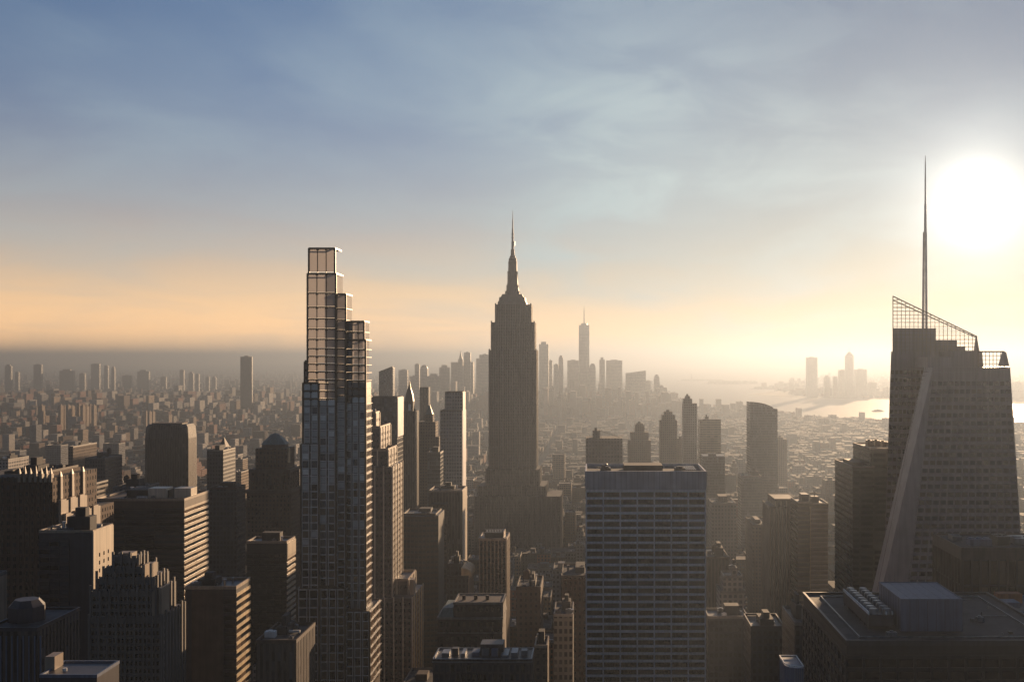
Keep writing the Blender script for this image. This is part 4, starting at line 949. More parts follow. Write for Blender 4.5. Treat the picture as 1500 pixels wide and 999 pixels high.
def curved():
    Y = 760; x0, x1, z = px(584, Y), px(641, Y), pz(756, Y)
    r = root('bowed_band_block', 'broad brown block with a slightly bowed front of horizontal bands', CAT, ((x0+x1)/2, Y, 0)); ALL.append((x0, x1, Y-2, Y+34, 584, 641, 740))
    n = 10; fr = [(x0+(x1-x0)*i/n, Y+3*(2*i/n-1)**2) for i in range(n+1)]
    poly = fr+[(x1, Y+34), (x0, Y+34)]; a = MB(); a.prism(poly, -.4, z); part_of(r, 'wall', a, 'darkwall')
    b_ = MB(); zz_ = z-.2
    while zz_ > pz(1005, Y):
        b_.loft([[(x, y-.55, q) for x, y in fr]+[(x, y+.3, q) for x, y in fr[::-1]] for q in (zz_-1.9, zz_)]); zz_ -= 3.7
    part_of(r, 'spandrel', b_, 'brick')
    m_ = MB()
    for (x, y) in fr: m_.box(x-.3, x+.3, y-.7, y+.1, 30, z+.2)
    part_of(r, 'pier', m_, 'brick')
    roofkit(r, x0+2, x1-2, Y+5, Y+33, z, random.Random(6), 'brick', tank=0, n=7)
curved()
r, f = tower('brown_corner_tower', 'dark brown tower with ragged roof and long sunlit right edge under the blue grid tower', CAT, 850, [(628, 677, 720, 0, 30)], 'stripefac', seed=12, par='tan', n=9)
x0, x1, y0, y1, z = f[0]; a = MB(); a.box(x1-.02, x1+.4, y0+.3, y1, 40, z+.3); part_of(r, 'end_wall', a, 'beige')  # beige sheet stands in for sunlight along the brown wall
a = MB(); a.box(px(632, 840), px(655, 840), 838, 849.4, 30, pz(738, 840)); part_of(r, 'stair_house', a, 'brownfac')
def goldcorner():
    Y = 680; r, f = tower('gilded_corner_block', 'dark block with a curved gilded cornice catching the sun on its right', 'office block', Y, [(655, 686, 846, 0, 26), (656, 676, 828, 4, 18)], 'darkfac', par='darkwall', seed=2, n=5)
    x0, x1, y0, y1, z = f[0]
    a = MB(); n = 8
    for i in range(n): an = i/(n-1)*math.pi/2; X = x1-4+5*math.sin(an); zz_ = z+4+4.0*math.cos(an)-2; a.box(X-.6, X+.6, y0+1+i*.2, y1-2, z-.2, zz_)
    part_of(r, 'gilded_cornice', a, 'gold')
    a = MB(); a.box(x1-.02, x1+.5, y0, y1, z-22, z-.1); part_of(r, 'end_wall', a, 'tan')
goldcorner()
def whitepier():
    Y = 700; r, f = tower('white_pier_tower', 'compact tower with close white vertical piers and a dark rooftop drum', CAT, Y, [(702, 741.5, 789, 0, 24)], 'darkwall', par='limestone', seed=9, n=3, kit=False)
    x0, x1, y0, y1, z = f[0]; rb, bd = MB(), MB()
    grid(r, (x0+.2, y0, z-1.2-28*3.6), (1, 0, 0), (0, 0, 1), 7, 28, (x1-x0-.4)/7, 3.6, .6, .62, ('glass_dark',), random.Random(1), (rb, .55), (bd, .3), ribw=.75, bandw=.9)
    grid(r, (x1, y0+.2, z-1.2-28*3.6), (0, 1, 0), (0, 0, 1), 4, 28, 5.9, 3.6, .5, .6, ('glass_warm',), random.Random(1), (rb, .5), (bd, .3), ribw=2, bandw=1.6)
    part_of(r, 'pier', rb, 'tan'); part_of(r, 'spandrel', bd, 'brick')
    a = MB(); ring(a, x0-.4, x1+.4, y0-.4, y1+.4, z-1.2, z+.5); part_of(r, 'parapet', a, 'tan')
    a = MB(); a.box(px(710, Y+5), px(737, Y+5), Y+5, Y+19, z-.1, pz(780, Y+5)); o = part_of(r, 'penthouse', a, 'darkgreen')
    a = MB()
    for k in range(7): X = px(711, Y+5)+k*1.8; a.cyl(X, Y+9, pz(780, Y+5), pz(776, Y+5), .4, .4, 8)
    subpart(o, r, 'vent_pipe', a, 'steel')
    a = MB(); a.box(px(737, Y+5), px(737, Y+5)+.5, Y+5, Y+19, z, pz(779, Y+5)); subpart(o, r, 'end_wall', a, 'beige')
whitepier()
def mansard():
    Y = 540; r, f = tower('arched_window_block', 'ornate brown masonry block with arched upper windows and pale roof edge', 'hotel block', Y, [(641, 736, 905, 0, 24), (665, 736, 883, 2, 20)], 'brick', kit=False)
    rn = random.Random(3)
    for (x0, x1, y0, y1, z), nr in zip(f, (12, 1)):
        n = max(5, round((x1-x0)/2.9)); b_ = MB()
        grid(r, (x0+.4, y0, z-1.2-nr*3.7), (1, 0, 0), (0, 0, 1), n, nr, (x1-x0-.8)/n, 3.7, .45, .62, ('glass_dark', 'glass_dark', 'glass_warm'), rn)
        ring(b_, x0-.4, x1+.4, y0-.4, y1+.4, z-.6, z+.5, .8)
        for q in (1, 2): b_.box(x0-.3, x1+.3, y0-.35, y0+.02, z-q*7.6, z-q*7.6+.5)
        part_of(r, 'cornice', b_, 'limestone')
    a = MB(); x0, x1, y0, y1, z = f[1]; 
    for k in range(3): a.cyl(x0+4+k*6, y0+8, z, z+2.2, .9, .9, 8)
    part_of(r, 'chimney', a, 'brick')
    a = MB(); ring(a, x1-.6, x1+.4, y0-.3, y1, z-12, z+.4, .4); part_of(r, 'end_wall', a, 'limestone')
    x0, x1, y0, y1, z = f[0]; a = MB()
    a.loft([[(x0, y0+.2, z), (px(664, Y), y0+.2, z), (px(664, Y), y1, z), (x0, y1, z)], [(x0+2.5, y0+3, z+4.5), (px(662, Y), y0+3, z+4.5), (px(662, Y), y1-3, z+4.5), (x0+2.5, y1-3, z+4.5)]]); part_of(r, 'mansard_roof', a, 'copper')
mansard()
def corniced():
    Y = 440; r, f = tower('corniced_foreground_block', 'dark foreground block with closely spaced windows and a thin pale cornice', 'office block', Y, [(634, 779, 966, 0, 17)], 'darkwall', kit=False)
    x0, x1, y0, y1, z = f[0]; b_, rb = MB(), MB()
    grid(r, (x0+.4, y0, z-1.6-3*3.7), (1, 0, 0), (0, 0, 1), 18, 3, (x1-x0-.8)/18, 3.7, .6, .7, ('glass_dark', 'glass_blue'), random.Random(2), (rb, .35), None, ribw=.6)
    b_.box(x0-.3, x1+.3, y0-.6, y0+.05, z-1.0, z-.6); ring(b_, x0-.1, x1+.1, y0, y1, z-.5, z+.5, .5); part_of(r, 'cornice', b_, 'steel'); part_of(r, 'pier', rb, 'navy')
    rn = random.Random(21)
    for k in range(9):
        a = MB(); X = x0+3+k*4.1; hh = rn.uniform(1.2, 3); a.box(X, X+rn.uniform(1.5, 3.6), y0+rn.uniform(2, 6), y0+rn.uniform(8, 14), z-.1, z+hh); part_of(r, 'air_handler', a, rn.choice(['steel', 'bluebox', 'darkwall']))
    a = MB(); a.box(px(701, Y), px(735, Y), y0+7, y0+15, z-.1, z+4.5); part_of(r, 'penthouse', a, 'navy')
corniced()
simple('brick_courtyard_block', 'brown brick block with rows of small windows right of the white pier tower', 'apartment block', 640, 756, 792, 862, 34, 'brickfac', par='brick', seed=22, n=6, tank=1)
MT['greyfac2'] = facade('framed stone facade', (.13, .12, .11), (.012, .012, .016), 2.8, 4.2, .6, .6, .8)
simple('slim_framed_block', 'slim block with pale corner piers between the brick block and the gridded slab', 'office block', 590, 811, 839, 902, 30, 'greyfac2', par='limestone', seed=23, n=4)
simple('dim_corner_block', 'dim brown block partly lost in shade just left of the gridded slab', 'office block', 690, 822, 870, 845, 40, 'brownfac', par='brick', seed=24, n=5)
simple('low_lit_block', 'small reddish block with a glowing base beside the corniced foreground block', 'office block', 520, 783, 802, 948, 18, 'brickfac', par='tan', seed=25, n=2)

# ------------------------------------------------------------------ right of the gridded slab
def goldbrown():
    Y = 850; r, f = tower('golden_band_block', 'block with reflected orange light painted as golden bands, plain upper strip and dark roof hut', CAT, Y, [(1187, 1213, 738, -2, 28), (1168, 1189, 736, 0, 28)], 'goldband', kit=False)
    for k in (0, 1):
        x0, x1, y0, y1, z = f[k]; b_ = MB(); zz_ = z-3.5
        while zz_ > 40: b_.box(x0-.3, x1+.02, y0-.35, y0+.02, zz_-1.4, zz_); zz_ -= 3.7
        part_of(r, 'spandrel', b_, 'tan' if k == 0 else 'brick')  # front with the orange reflection painted lighter than its neighbour
        a = MB(); ring(a, x0-.3, x1+.1, y0-.4, y1, z-.5, z+.9); part_of(r, 'parapet', a, 'tan')
    x0, x1, y0, y1, z = f[0]
    a = MB(); a.box(x0-6, x0-.3, y0+4, y0+16, z-.1, z+7); part_of(r, 'stair_house', a, 'darkwall')
    a = MB(); a.box(x0+2, x0+8, y0+6, y0+14, z-.1, z+5); a.bar((x0+1, y0+9, z+7.5), (x0+10, y0+9, z+7), .8); a.bar((x0+5, y0+9, z+5), (x0+5, y0+9, z+9), .5); part_of(r, 'roof_crane', a, 'darkwall')
    a = MB(); a.box(x0-.4, x0+.1, y0-.5, y0+.5, 30, z-2); part_of(r, 'pier', a, 'gold')
    r, f = tower('brown_pier_block', 'brown block of vertical piers directly left of the golden banded block', CAT, 880, [(1128, 1152, 742, 0, 36), (1136, 1168, 731, 4, 36)], 'stripefac', kit=False)
    for k in (0, 1):
        x0, x1, y0, y1, z = f[k]; p = MB()
        for i in range(5): X = x0+(x1-x0)*i/4; p.box(X-.5, X+.5, y0-.6, y0+.02, 0, z+.3)
        for i in range(6): yy = y0+(y1-y0)*i/5; p.box(x0-.6, x0+.02, yy-.6, yy+.6, 0, z+.2)
        part_of(r, 'pier', p, 'tan')
        a = MB(); ring(a, x0-.7, x1+.1, y0-.7, y1, z-1.5, z+.4); part_of(r, 'parapet', a, 'brick')
MT['goldband'] = facade('brown banded glass', (.17, .12, .07), (.04, .03, .02), 6, 3.7, .95, .6, .5, .12)  # reflected orange light painted into the wall colour
goldbrown()
simple('brick_shade_block', 'brown block in shade with a rough stepped roof left of the brown pier block', 'office block', 1000, 1103, 1128, 770, 50, 'brickfac', par='brick', seed=51, n=5)
simple('pale_grid_block', 'pale bluish block with a fine grid in the haze behind the brown pier block', 'apartment tower', 1350, 1086, 1116, 698, 34, 'glassfac', seed=52)
simple('lavender_roof_block', 'low block with bright white roof sheds right behind the gridded slab', 'office block', 1080, 1043, 1078, 738, 40, 'greyfac', seed=53, n=9)
simple('rib_fronted_block', 'brown ribbed block in shadow at the right corner of the gridded slab', 'office block', 760, 1036, 1068, 818, 40, 'stripefac', par='brick', seed=54, n=4, tank=1)
r, f = tower('white_turret_block', 'pale stepped block with small lit balconies on its right side', 'apartment block', 700, [(1055, 1092, 868, 0, 22), (1060, 1088, 846, 3, 18), (1072, 1080, 834, 6, 8)], 'whitefac', par='limestone', seed=55, n=3)
x0, x1, y0, y1, z = f[0]
for k in range(5):
    a = MB(); a.box(x1-.1, x1+1.6, y0+2, y0+6, z-5-k*3.4, z-3.6-k*3.4); part_of(r, 'balcony', a, 'gold')
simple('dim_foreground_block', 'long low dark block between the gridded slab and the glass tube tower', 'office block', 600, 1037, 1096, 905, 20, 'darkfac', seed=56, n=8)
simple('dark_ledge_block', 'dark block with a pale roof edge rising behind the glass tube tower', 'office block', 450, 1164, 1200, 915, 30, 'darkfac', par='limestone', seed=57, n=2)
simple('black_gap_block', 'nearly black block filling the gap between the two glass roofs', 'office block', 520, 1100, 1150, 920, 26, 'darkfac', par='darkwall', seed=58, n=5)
def tube():
    Y = 300; r = root('glass_tube_tower', 'thin bluish tower with a bright rounded parapet at the lower edge of the picture', 'apartment tower', (px(1162, Y), Y, 0))
    x0, x1, z = px(1152, Y), px(1177, Y), pz(975, Y); ALL.append((x0, x1, Y, Y+12, 1150, 1180, 960))
    poly = [(x0+1.3, Y+.6), (x0+2.6, Y), (x1, Y), (x1, Y+11), (x0, Y+11), (x0, Y+3), (x0+.5, Y+1.5)]
    a = MB(); a.prism(poly, -.4, z-.6); part_of(r, 'wall', a, 'bluebox')
    a = MB(); n = len(poly)
    for i in range(n): p, q = poly[i], poly[(i+1) % n]; a.bar((*p, z-.1), (*q, z-.1), .28)
    part_of(r, 'parapet', a, 'white')
    a = MB()
    for i in range(5): X = x0+2.4+i*.6; a.box(X-.06, X+.06, Y-.12, Y+.02, 60, z-.7)
    part_of(r, 'mullion', a, 'steel')
tube()
def orangeroof():
    Y = 380; r, f = tower('low_roof_block', 'low dark roof with blue and orange equipment at the right edge of the picture', 'office block', Y, [(1466, 1600, 898, 0, 26)], 'darkfac', kit=False)
    x0, x1, y0, y1, z = f[0]; a = MB(); ring(a, x0-.1, x1+.1, y0-.1, y1+.1, z-.4, z+.8); part_of(r, 'parapet', a, 'bluebox')
    a = MB(); a.box(x0+4, x0+10, y0+8, y0+14, z-.1, z+2); part_of(r, 'air_handler', a, 'bluebox')
    a = MB(); a.box(x0+5, x0+14, y0+16, y0+20, z-.1, z+3.4); part_of(r, 'roof_shed', a, 'rust')
MT['rust'] = plain('orange rust paint', (.45, .14, .05), .7)
orangeroof()
# mid distance towers in the haze
MID = [
 ('cable_topped_tower', 'grey tower with roof sign frame peeking over the left of the gridded slab', 1100, [(858, 912, 642, 0, 34), (868, 879, 631, 4, 14)], 'greyfac'),
 ('ziggurat_tower', 'symmetrical stepped tower in haze, second behind the gridded slab from its left', 1700, [(920, 953.5, 645, 0, 30), (924, 950, 633, 4, 24), (930, 944, 622, 8, 14), (932, 942, 620, 9, 10)], 'brickfac'),
 ('shouldered_tower', 'slim stepped tower with narrow neck left of the tallest hazy tower', 1600, [(967, 992, 616, 0, 26), (970, 989, 608, 3, 20), (973, 985, 603, 5, 14)], 'brickfac'),
 ('twin_step_tower', 'tallest hazy tower behind the gridded slab with a lower right step', 1650, [(1001, 1021, 591, 0, 24), (1001.5, 1014, 584, 3, 20), (1004, 1011, 580, 6, 12)], 'greyfac'),
 ('reflecting_orange_tower', 'boxy hazy tower with an orange reflection painted into its front', 1700, [(1025, 1056, 614, 0, 30), (1033, 1038, 610, 5, 8)], 'goldband'),
 ('plain_hazy_box', 'flat dull box standing in front of the tower with the painted orange reflection', 1400, [(1030, 1062, 668, 0, 30)], 'glassfac'),
 ('small_shaft_tower', 'short slim shaft between the shouldered tower and the tallest hazy tower', 1750, [(992, 1003, 642, 0, 20)], 'brickfac'),
 ('ridge_block', 'low stepped block in haze at the right foot of the curved top slab', 1900, [(1139, 1153, 643, 0, 20), (1139.5, 1147, 640, 2, 14)], 'tanfac'),
]
for i, (nm, lb, Y, T, m_) in enumerate(MID):
    r, f = tower(nm, lb, 'office tower', Y, T, m_, kit=False)
    x0, x1, y0, y1, z = f[-1]; a = MB(); a.box(x0+(x1-x0)*.25, x0+(x1-x0)*.6, y0+2, y0+8, z-.1, z+3); part_of(r, 'penthouse', a, 'darkwall')
    if nm == 'cable_topped_tower':
        x0, x1, y0, y1, z = f[0]; a = MB(); a.bar((x0+14, y0+2, z+8), (x1-3, y0+2, z+1), .5); a.bar((x0+14, y0+2, z+8), (x0+16, y0+2, z), .4); part_of(r, 'roof_frame', a, 'darkwall')
def curvetop():
    Y = 1500; r = root('curved_top_slab', 'broad hazy slab whose roofline curves down to the right with a notch', 'apartment tower', (px(1119, Y), Y, 0)); ALL.append((px(1099, Y), px(1139, Y), Y, Y+36, 1099, 1139, 590))
    pts = [(1099, 589), (1106, 589.5), (1114, 590.5), (1122, 592.5), (1129, 595.5), (1132, 597), (1132, 598.5), (1139, 599.5)]
    a = MB(); fr = [(px(x, Y), Y, pz(y, Y)) for x, y in pts]
    n = len(fr); a.loft([[(x, Y+dy, -.4) for x, y, z in fr]+[(x, Y+dy, z) for x, y, z in fr[::-1]] for dy in (36, 0)]); part_of(r, 'wall', a, 'glassfac')
    a = MB()
    for i in range(n-1): a.bar((fr[i][0], Y-.3, fr[i][2]), (fr[i+1][0], Y-.3, fr[i+1][2]), 1.0)
    part_of(r, 'roof_screen', a, 'darkwall')
curvetop()

# ------------------------------------------------------------------ far skylines, each tower a thing
MT['farfac'] = facade('hazy curtain wall', (.24, .24, .24), (.05, .055, .06), 6, 7.5, .6, .55, .6, .2)
def far_tower(name, label, cat, Y, x0, x1, yt, top=None, group=None, d=None, m='farfac'):
    X0, X1, z = px(x0, Y), px(x1, Y), pz(yt, Y); d = d or min(60, max(20, (X1-X0)))
    r = root(name, label, cat, ((X0+X1)/2, Y, 0), group); ALL.append((X0, X1, Y, Y+d, x0, x1, yt))
    a = MB(); a.box(X0, X1, Y, Y+d, -.4, z); part_of(r, 'wall', a, m)
    w = X1-X0; c = MB()
    if top == 'slant': c.loft([[(X0, Y, z-.1), (X1, Y, z-.1), (X1, Y+d, z-.1), (X0, Y+d, z-.1)], [(X0, Y, z+1), (X1, Y, z+14), (X1, Y+d, z+14), (X0, Y+d, z+1)]]); part_of(r, 'crown', c, m)
    elif top == 'dome': c.loft([[(X0+w*k, Y+d*k, q), (X1-w*k, Y+d*k, q), (X1-w*k, Y+d-d*k, q), (X0+w*k, Y+d-d*k, q)] for k, q in ((.02, z-.1), (.08, z+8), (.2, z+15), (.35, z+19))]); part_of(r, 'crown', c, m)
    elif top == 'spire': c.prism([(X0+w*.15, Y+d*.15), (X1-w*.15, Y+d*.15), (X1-w*.15, Y+d*.85), (X0+w*.15, Y+d*.85)], z-.1, z+42, .03); part_of(r, 'spire', c, m)
    elif top == 'step': c.box(X0+w*.2, X1-w*.25, Y+d*.2, Y+d*.8, z-.1, z+12); part_of(r, 'upper_tier', c, m)
    else: c.box(X0+w*.3, X1-w*.3, Y+d*.3, Y+d*.7, z-.1, z+4); part_of(r, 'penthouse', c, m)
    return r
# downtown
def wtc():
    Y = 5500; cx, cy, w = px(855.5, Y), Y+27, 27.0; z0, z1 = 55, pz(476, Y)
    r = root('tapering_glass_skyscraper', 'tallest far skyscraper with chamfered tapering sides and a thin spire', 'skyscraper', (cx, Y, 0)); ALL.append((cx-w, cx+w, Y, Y+54, 847, 863, 476))
    a = MB(); a.box(cx-w, cx+w, cy-w, cy+w, -.4, z0); n = len(a.v); k = w*1.0
    B = [(cx-w, cy-w), (cx+w, cy-w), (cx+w, cy+w), (cx-w, cy+w)]; T_ = [(cx, cy-k), (cx+k, cy), (cx, cy+k), (cx-k, cy)]
    for i in range(4):
        b0, b1 = B[i], B[(i+1) % 4]; t0, t1 = T_[i], T_[(i+1) % 4]
        a.q((*b0, z0), (*b1, z0), (*t0, z1)); a.q((*b1, z0), (*t1, z1), (*t0, z1))
    a.q(*[(*t, z1) for t in T_]); part_of(r, 'wall', a, 'farfac')
    a = MB(); a.cyl(cx, cy, z1, z1+9, 17, 15, 16); part_of(r, 'crown', a, 'farfac')
    a = MB(); a.cyl(cx, cy, z1+9, pz(448, Y), 3.0, .7, 8); part_of(r, 'spire', a, 'steel')
wtc()
DT = [(583.7, 596.5, 542, None, 'pale square tower right of the slant topped tower'), (607.5, 614, 533.5, None, 'thin square shaft left of the downtown cluster'),
 (615.5, 626, 540, 'dome', 'round shouldered tower beside the thin downtown shaft'), (600, 612, 551, None, 'low pale block at the foot of the thin downtown shaft'), (626, 643, 551, 'step', 'low stepped hazy block left of the pyramid tipped tower'),
 (643.5, 657, 538, 'step', 'medium flat tower just left of the downtown peak'), (660.6, 693, 530.5, None, 'broadest hazy block of the downtown peak'), (671, 678, 526, 'spire', 'small needle roofed tower on the broad downtown block'),
 (679.5, 689, 516.5, None, 'square tower crowning the downtown peak'), (697.5, 718, 525, None, 'wide hazy block touching the left of the grey spired skyscraper'), (702, 717, 519.5, None, 'upper stage block peeking beside the grey spired skyscraper'),
 (789.6, 803.5, 504, 'step', 'tall plain downtown slab just right of the grey spired skyscraper'), (803.6, 809, 528, None, 'narrow step against the tall plain downtown slab'), (811, 818, 534, None, 'short slim tower left of the rounded slim tower'),
 (818.2, 825, 526, 'dome', 'slim rounded tower midway between slab and tapering skyscraper'), (831, 848, 528, None, 'square block abutting the left of the tapering skyscraper'), (863.2, 872.5, 538, 'dome', 'curved roofed block abutting the right of the tapering skyscraper'),
 (878, 886, 527, 'step', 'narrow stepped tower left of the broad notched block'), (888, 911.5, 528, None, 'broad flat topped block with a notch at its left'), (917, 946, 547, 'slant', 'wide low block with sloping roof near the water'),
 (946.2, 953, 558, None, 'small box at the right of the wide sloping roofed block'), (958, 966, 554, 'dome', 'small rounded tower nearest the harbour'), (966.2, 972, 565, None, 'last low box before the harbour water')]
for i, (x0, x1, yt, tp_, lb) in enumerate(DT): far_tower('downtown_tower', lb, 'far tower', 5300+(i*137) % 420, x0, x1, yt, tp_)
# across the river
JC = [(1183, 1197.5, 523.5, None, 'lone tall hazy tower across the water'), (1208, 1216, 552, 'step', 'small stub tower right of the lone tall hazy tower'), (1221, 1227, 552, None, 'tiny thin tower left of the riverside peak'),
      (1230, 1239.8, 542, None, 'shoulder block left of the pointed riverside tower'), (1240, 1250.5, 521, 'spire2', 'pointed tallest tower of the riverside cluster'), (1254, 1270, 541, None, 'square block right of the pointed riverside tower'), (1272, 1284, 560, None, 'low hazy box right of the riverside square block'),
      (1487, 1499, 559, None, 'hazy tower across the water right of the faceted glass tower')]
for i, (x0, x1, yt, tp_, lb) in enumerate(JC):
    Y = 7350+(i*61) % 200
    r = far_tower('riverside_tower', lb, 'far tower', Y, x0, x1, yt, None if tp_ == 'spire2' else tp_)
    if tp_ == 'spire2': c = MB(); X0, X1, z = px(x0, Y), px(x1, Y), pz(yt, Y); c.prism([(X0+2, Y+2), (X1-2, Y+2), (X1-2, Y+45), (X0+2, Y+45)], z-.1, z+26, .25); c.cyl((X0+X1)/2, Y+23, z+25, z+58, 1.6, .5, 6); part_of(r, 'crown', c, 'farfac')
# far towers on the left horizon
LH = [(7, 16, 536, 'hazy horizon tower nearest the left edge'), (49, 60.5, 534, 'rounded hazy tower, second tall one along the left horizon'), (22, 27, 545, 'tiny tower between the first two hazy horizon towers'), (87, 108, 543, 'wide flat block on the left horizon'),
      (133, 145.5, 533, 'tallest square block of the trio on the left horizon'), (152.5, 158, 535.5, 'middle thin tower of the horizon trio'), (163, 167.5, 539, 'right thin tower of the horizon trio'), (116, 124, 547, 'small block left of the horizon trio'), (179, 192, 550, 'low block right of the horizon trio'),
      (201, 218, 544, 'bulky tower above the brown ribbed slab on the horizon'), (235, 243, 552, 'small low tower above the brown ribbed slab'), (263, 269, 542, 'thin tower right above the brown ribbed slab'), (276, 283, 547, 'first of two close thin towers on the horizon'), (286, 291, 548, 'second of two close thin towers on the horizon'), (301, 306, 552, 'low tower left of the lone dark horizon tower'), (310, 316, 553, 'last small tower left of the lone dark horizon tower')]
for i, (x0, x1, yt, lb) in enumerate(LH): far_tower('horizon_tower', lb, 'far tower', 8200+(i*173) % 900, x0, x1, yt, 'step' if i % 3 == 0 else None, d=25, m='darkfac')
far_tower('lone_horizon_tower', 'lone dark slab rising over the left horizon', 'far tower', 4700, 352, 369, 522.5, None, m='darkfac', d=12)
# lit housing slabs in the left haze
HS = [(55.5, 61.5, 594, 'thin lit pale tower left of the orange housing row')]+[(85+k*5.6, 89+k*5.6, 594+(k % 2), 'one of a row of pale gold apartment slabs left of the orange ones') for k in range(4)]+[(112+k*5.4, 116+k*5.4, 593.5+(k % 3)*.7, 'one of a row of orange lit apartment slabs in the left haze') for k in range(5)]+[(211+k*5, 214+k*5, 603, 'one of three small bright slabs above the brown ribbed slab') for k in range(3)]
for i, (x0, x1, yt, lb) in enumerate(HS):
    far_tower('housing_slab', lb, 'apartment slab', 3600+(i*37) % 100, x0, x1, yt, None, None if i == 0 else lb[11:].split(' apartment')[0].split(' small')[0]+' slabs', m='tanfac')

# statue on its island, ferry
def statue():
    Y = 13100; cx = px(1013, Y); r = root('harbour_statue', 'tiny robed statue with raised arm on a pedestal in the harbour', 'statue', (cx, Y, 2)); s = 1.0
    a = MB(); a.box(cx-22, cx+22, Y-22, Y+22, 1.5, 14); a.loft([[(cx-w, Y-w, z), (cx+w, Y-w, z), (cx+w, Y+w, z), (cx-w, Y+w, z)] for w, z in ((11, 14), (8, 40), (9.5, 41), (9.5, 47))]); part_of(r, 'pedestal', a, 'limestone')
    a = MB(); a.loft([[(cx+q*math.cos(i*.785), Y+q*math.sin(i*.785), z) for i in range(8)] for q, z in ((6.5, 47), (5.6, 60), (5.2, 72), (4.6, 80), (2.0, 83), (2.4, 86), (2.2, 89), (.6, 91))]); a.bar((cx-3.5, Y, 78), (cx-7, Y, 93), 2.4); a.bar((cx-7, Y, 92.5), (cx-7, Y, 97), 2.2); part_of(r, 'figure', a, 'copper')
statue()
def ferry(x, Yf, lb, s=1.0):
    X = px(x, Yf); r = root('ferry', lb, 'ferry', (X, Yf, .4)); L_ = 34*s
    a = MB(); a.loft([[(X-L_*k, Yf, z), (X-L_*.7*k, Yf-6*k, z), (X+L_*.8*k, Yf-6*k, z), (X+L_*k, Yf, z), (X+L_*.8*k, Yf+6*k, z), (X-L_*.7*k, Yf+6*k, z)] for k, z in ((.85, .2), (1, 4.5*s))]); part_of(r, 'hull', a, 'darkwall')
    a = MB(); a.box(X-L_*.6, X+L_*.6, Yf-4, Yf+4, 4.4*s, 9*s); a.box(X-L_*.2, X+L_*.1, Yf-2, Yf+2, 9*s, 12*s); part_of(r, 'cabin', a, 'rooflight')
ferry(1286, 5400, 'small dark ferry on the bright river', 1.0); ferry(1180, 8800, 'distant long ferry near the far shore', 1.6)

# ------------------------------------------------------------------ the generated city between the heroes
HERO = list(ALL)
rnd = random.Random(77)
PAL = {'tan': (.26, .19, .13), 'brown': (.09, .055, .04), 'red brick': (.19, .075, .05), 'grey': (.15, .155, .17), 'pale': (.34, .32, .30), 'slate': (.05, .058, .075)}
BL = []
def clash(x0, x1, y0, y1):
    for h in HERO:
        if x0 < h[1]+3 and x1 > h[0]-3 and y0 < h[3]+3 and y1 > h[2]-3: return True
    return False
def shore(x, y):      # True if on water
    pts = [(-900, 6500), (380, 6200), (462, 5560), (730, 5000), (984, 4700), (1228, 4500), (1680, 4200), (3400, 3650), (9000, 2950)]
    for (xa, ya), (xb, yb) in zip(pts[1:], pts[2:]):
        if xa <= x < xb: return y > ya+(yb-ya)*(x-xa)/(xb-xa)-25
    return x > 380 or (x > -900 and y > 6200)
slabs = MB(); near_blocks = 0
Yk = 330.0; row = 0
while Yk < 6400:
    bd_ = 62; X = math.floor(((-VX-40)/F*Yk)/130)*130.0
    Xend = (1540-VX)/F*Yk
    while X < Xend:
        bx0, bx1 = X+11, X+130-11 if row % 1 == 0 else X+119
        X += 130
        if Yk < 3200: slabs.box(bx0-3, bx1+3, Yk-3, Yk+bd_+3, -.3, .15)
        coarse = Yk > 2600
        x = bx0
        while x < bx1-9:
            wmin, wmax = (11, 30) if coarse else (13, 34)
            w = min(rnd.uniform(wmin, wmax), bx1-x)
            if w < 9: break
            halves = [(Yk, Yk+29.5), (Yk+32, Yk+bd_)] if Yk < 4600 else [(Yk, Yk+bd_)]
            for (ya, yb) in halves:
                xc = x+w/2; u = rnd.random()
                west = xc/Yk > .12; east = xc/Yk < -.10
                if Yk < 620: hh = rnd.uniform(55, 88)+(rnd.random() < .25)*rnd.uniform(5, 22)
                elif Yk < 1000: hh = rnd.uniform(34, 80)+(rnd.random() < .2)*rnd.uniform(5, 30)
                elif Yk < 1500: hh = rnd.uniform(22, 58)+(rnd.random() < .12)*rnd.uniform(10, 45)
                elif Yk < 2200: hh = rnd.uniform(14, 45)+(rnd.random() < .09)*rnd.uniform(10, 50)
                elif Yk < 4600: hh = rnd.uniform(10, 26)+(rnd.random() < .05)*rnd.uniform(8, 40)
                else: hh = rnd.uniform(14, 45)+(rnd.random() < .2)*rnd.uniform(5, 60)
                if Yk > 4600 and abs(xc/Yk+.05) < .12: hh += rnd.uniform(10, 60)
                if east and Yk > 1000: hh = hh*1.0+(rnd.random() < .05)*30
                if west: hh *= .8 if Yk > 900 else .9
                if shore(xc, yb): continue
                if clash(x, x+w, ya, yb): continue
                if Yk < 1300:      # keep the towers' shafts in view as they are in the photograph
                    lim = 262-(800-HY)/F*ya if Yk > 640 else 262-(905-HY)/F*ya
                    hh = min(hh, max(18, lim*rnd.uniform(.8, 1)))
                if rnd.random() < .04: continue
                c = rnd.choice(['tan', 'brown', 'brown', 'red brick', 'grey', 'grey', 'pale', 'slate'] if not (east and Yk > 1500) else ['tan', 'brown', 'red brick', 'red brick', 'grey', 'pale', 'pale'])
                k = rnd.random(); kind = 'flat' if coarse or k < .45 else 'stepped' if k < .7 else 'tank' if k < .88 else 'hut'
                BL.append([x+.2, x+w-.3, ya, yb, hh, c, kind])
            x += w
    Yk += bd_+18 if Yk < 4600 else bd_+16; row += 1
slabs.build('pavement', 'concrete', None)['kind'] = 'structure'
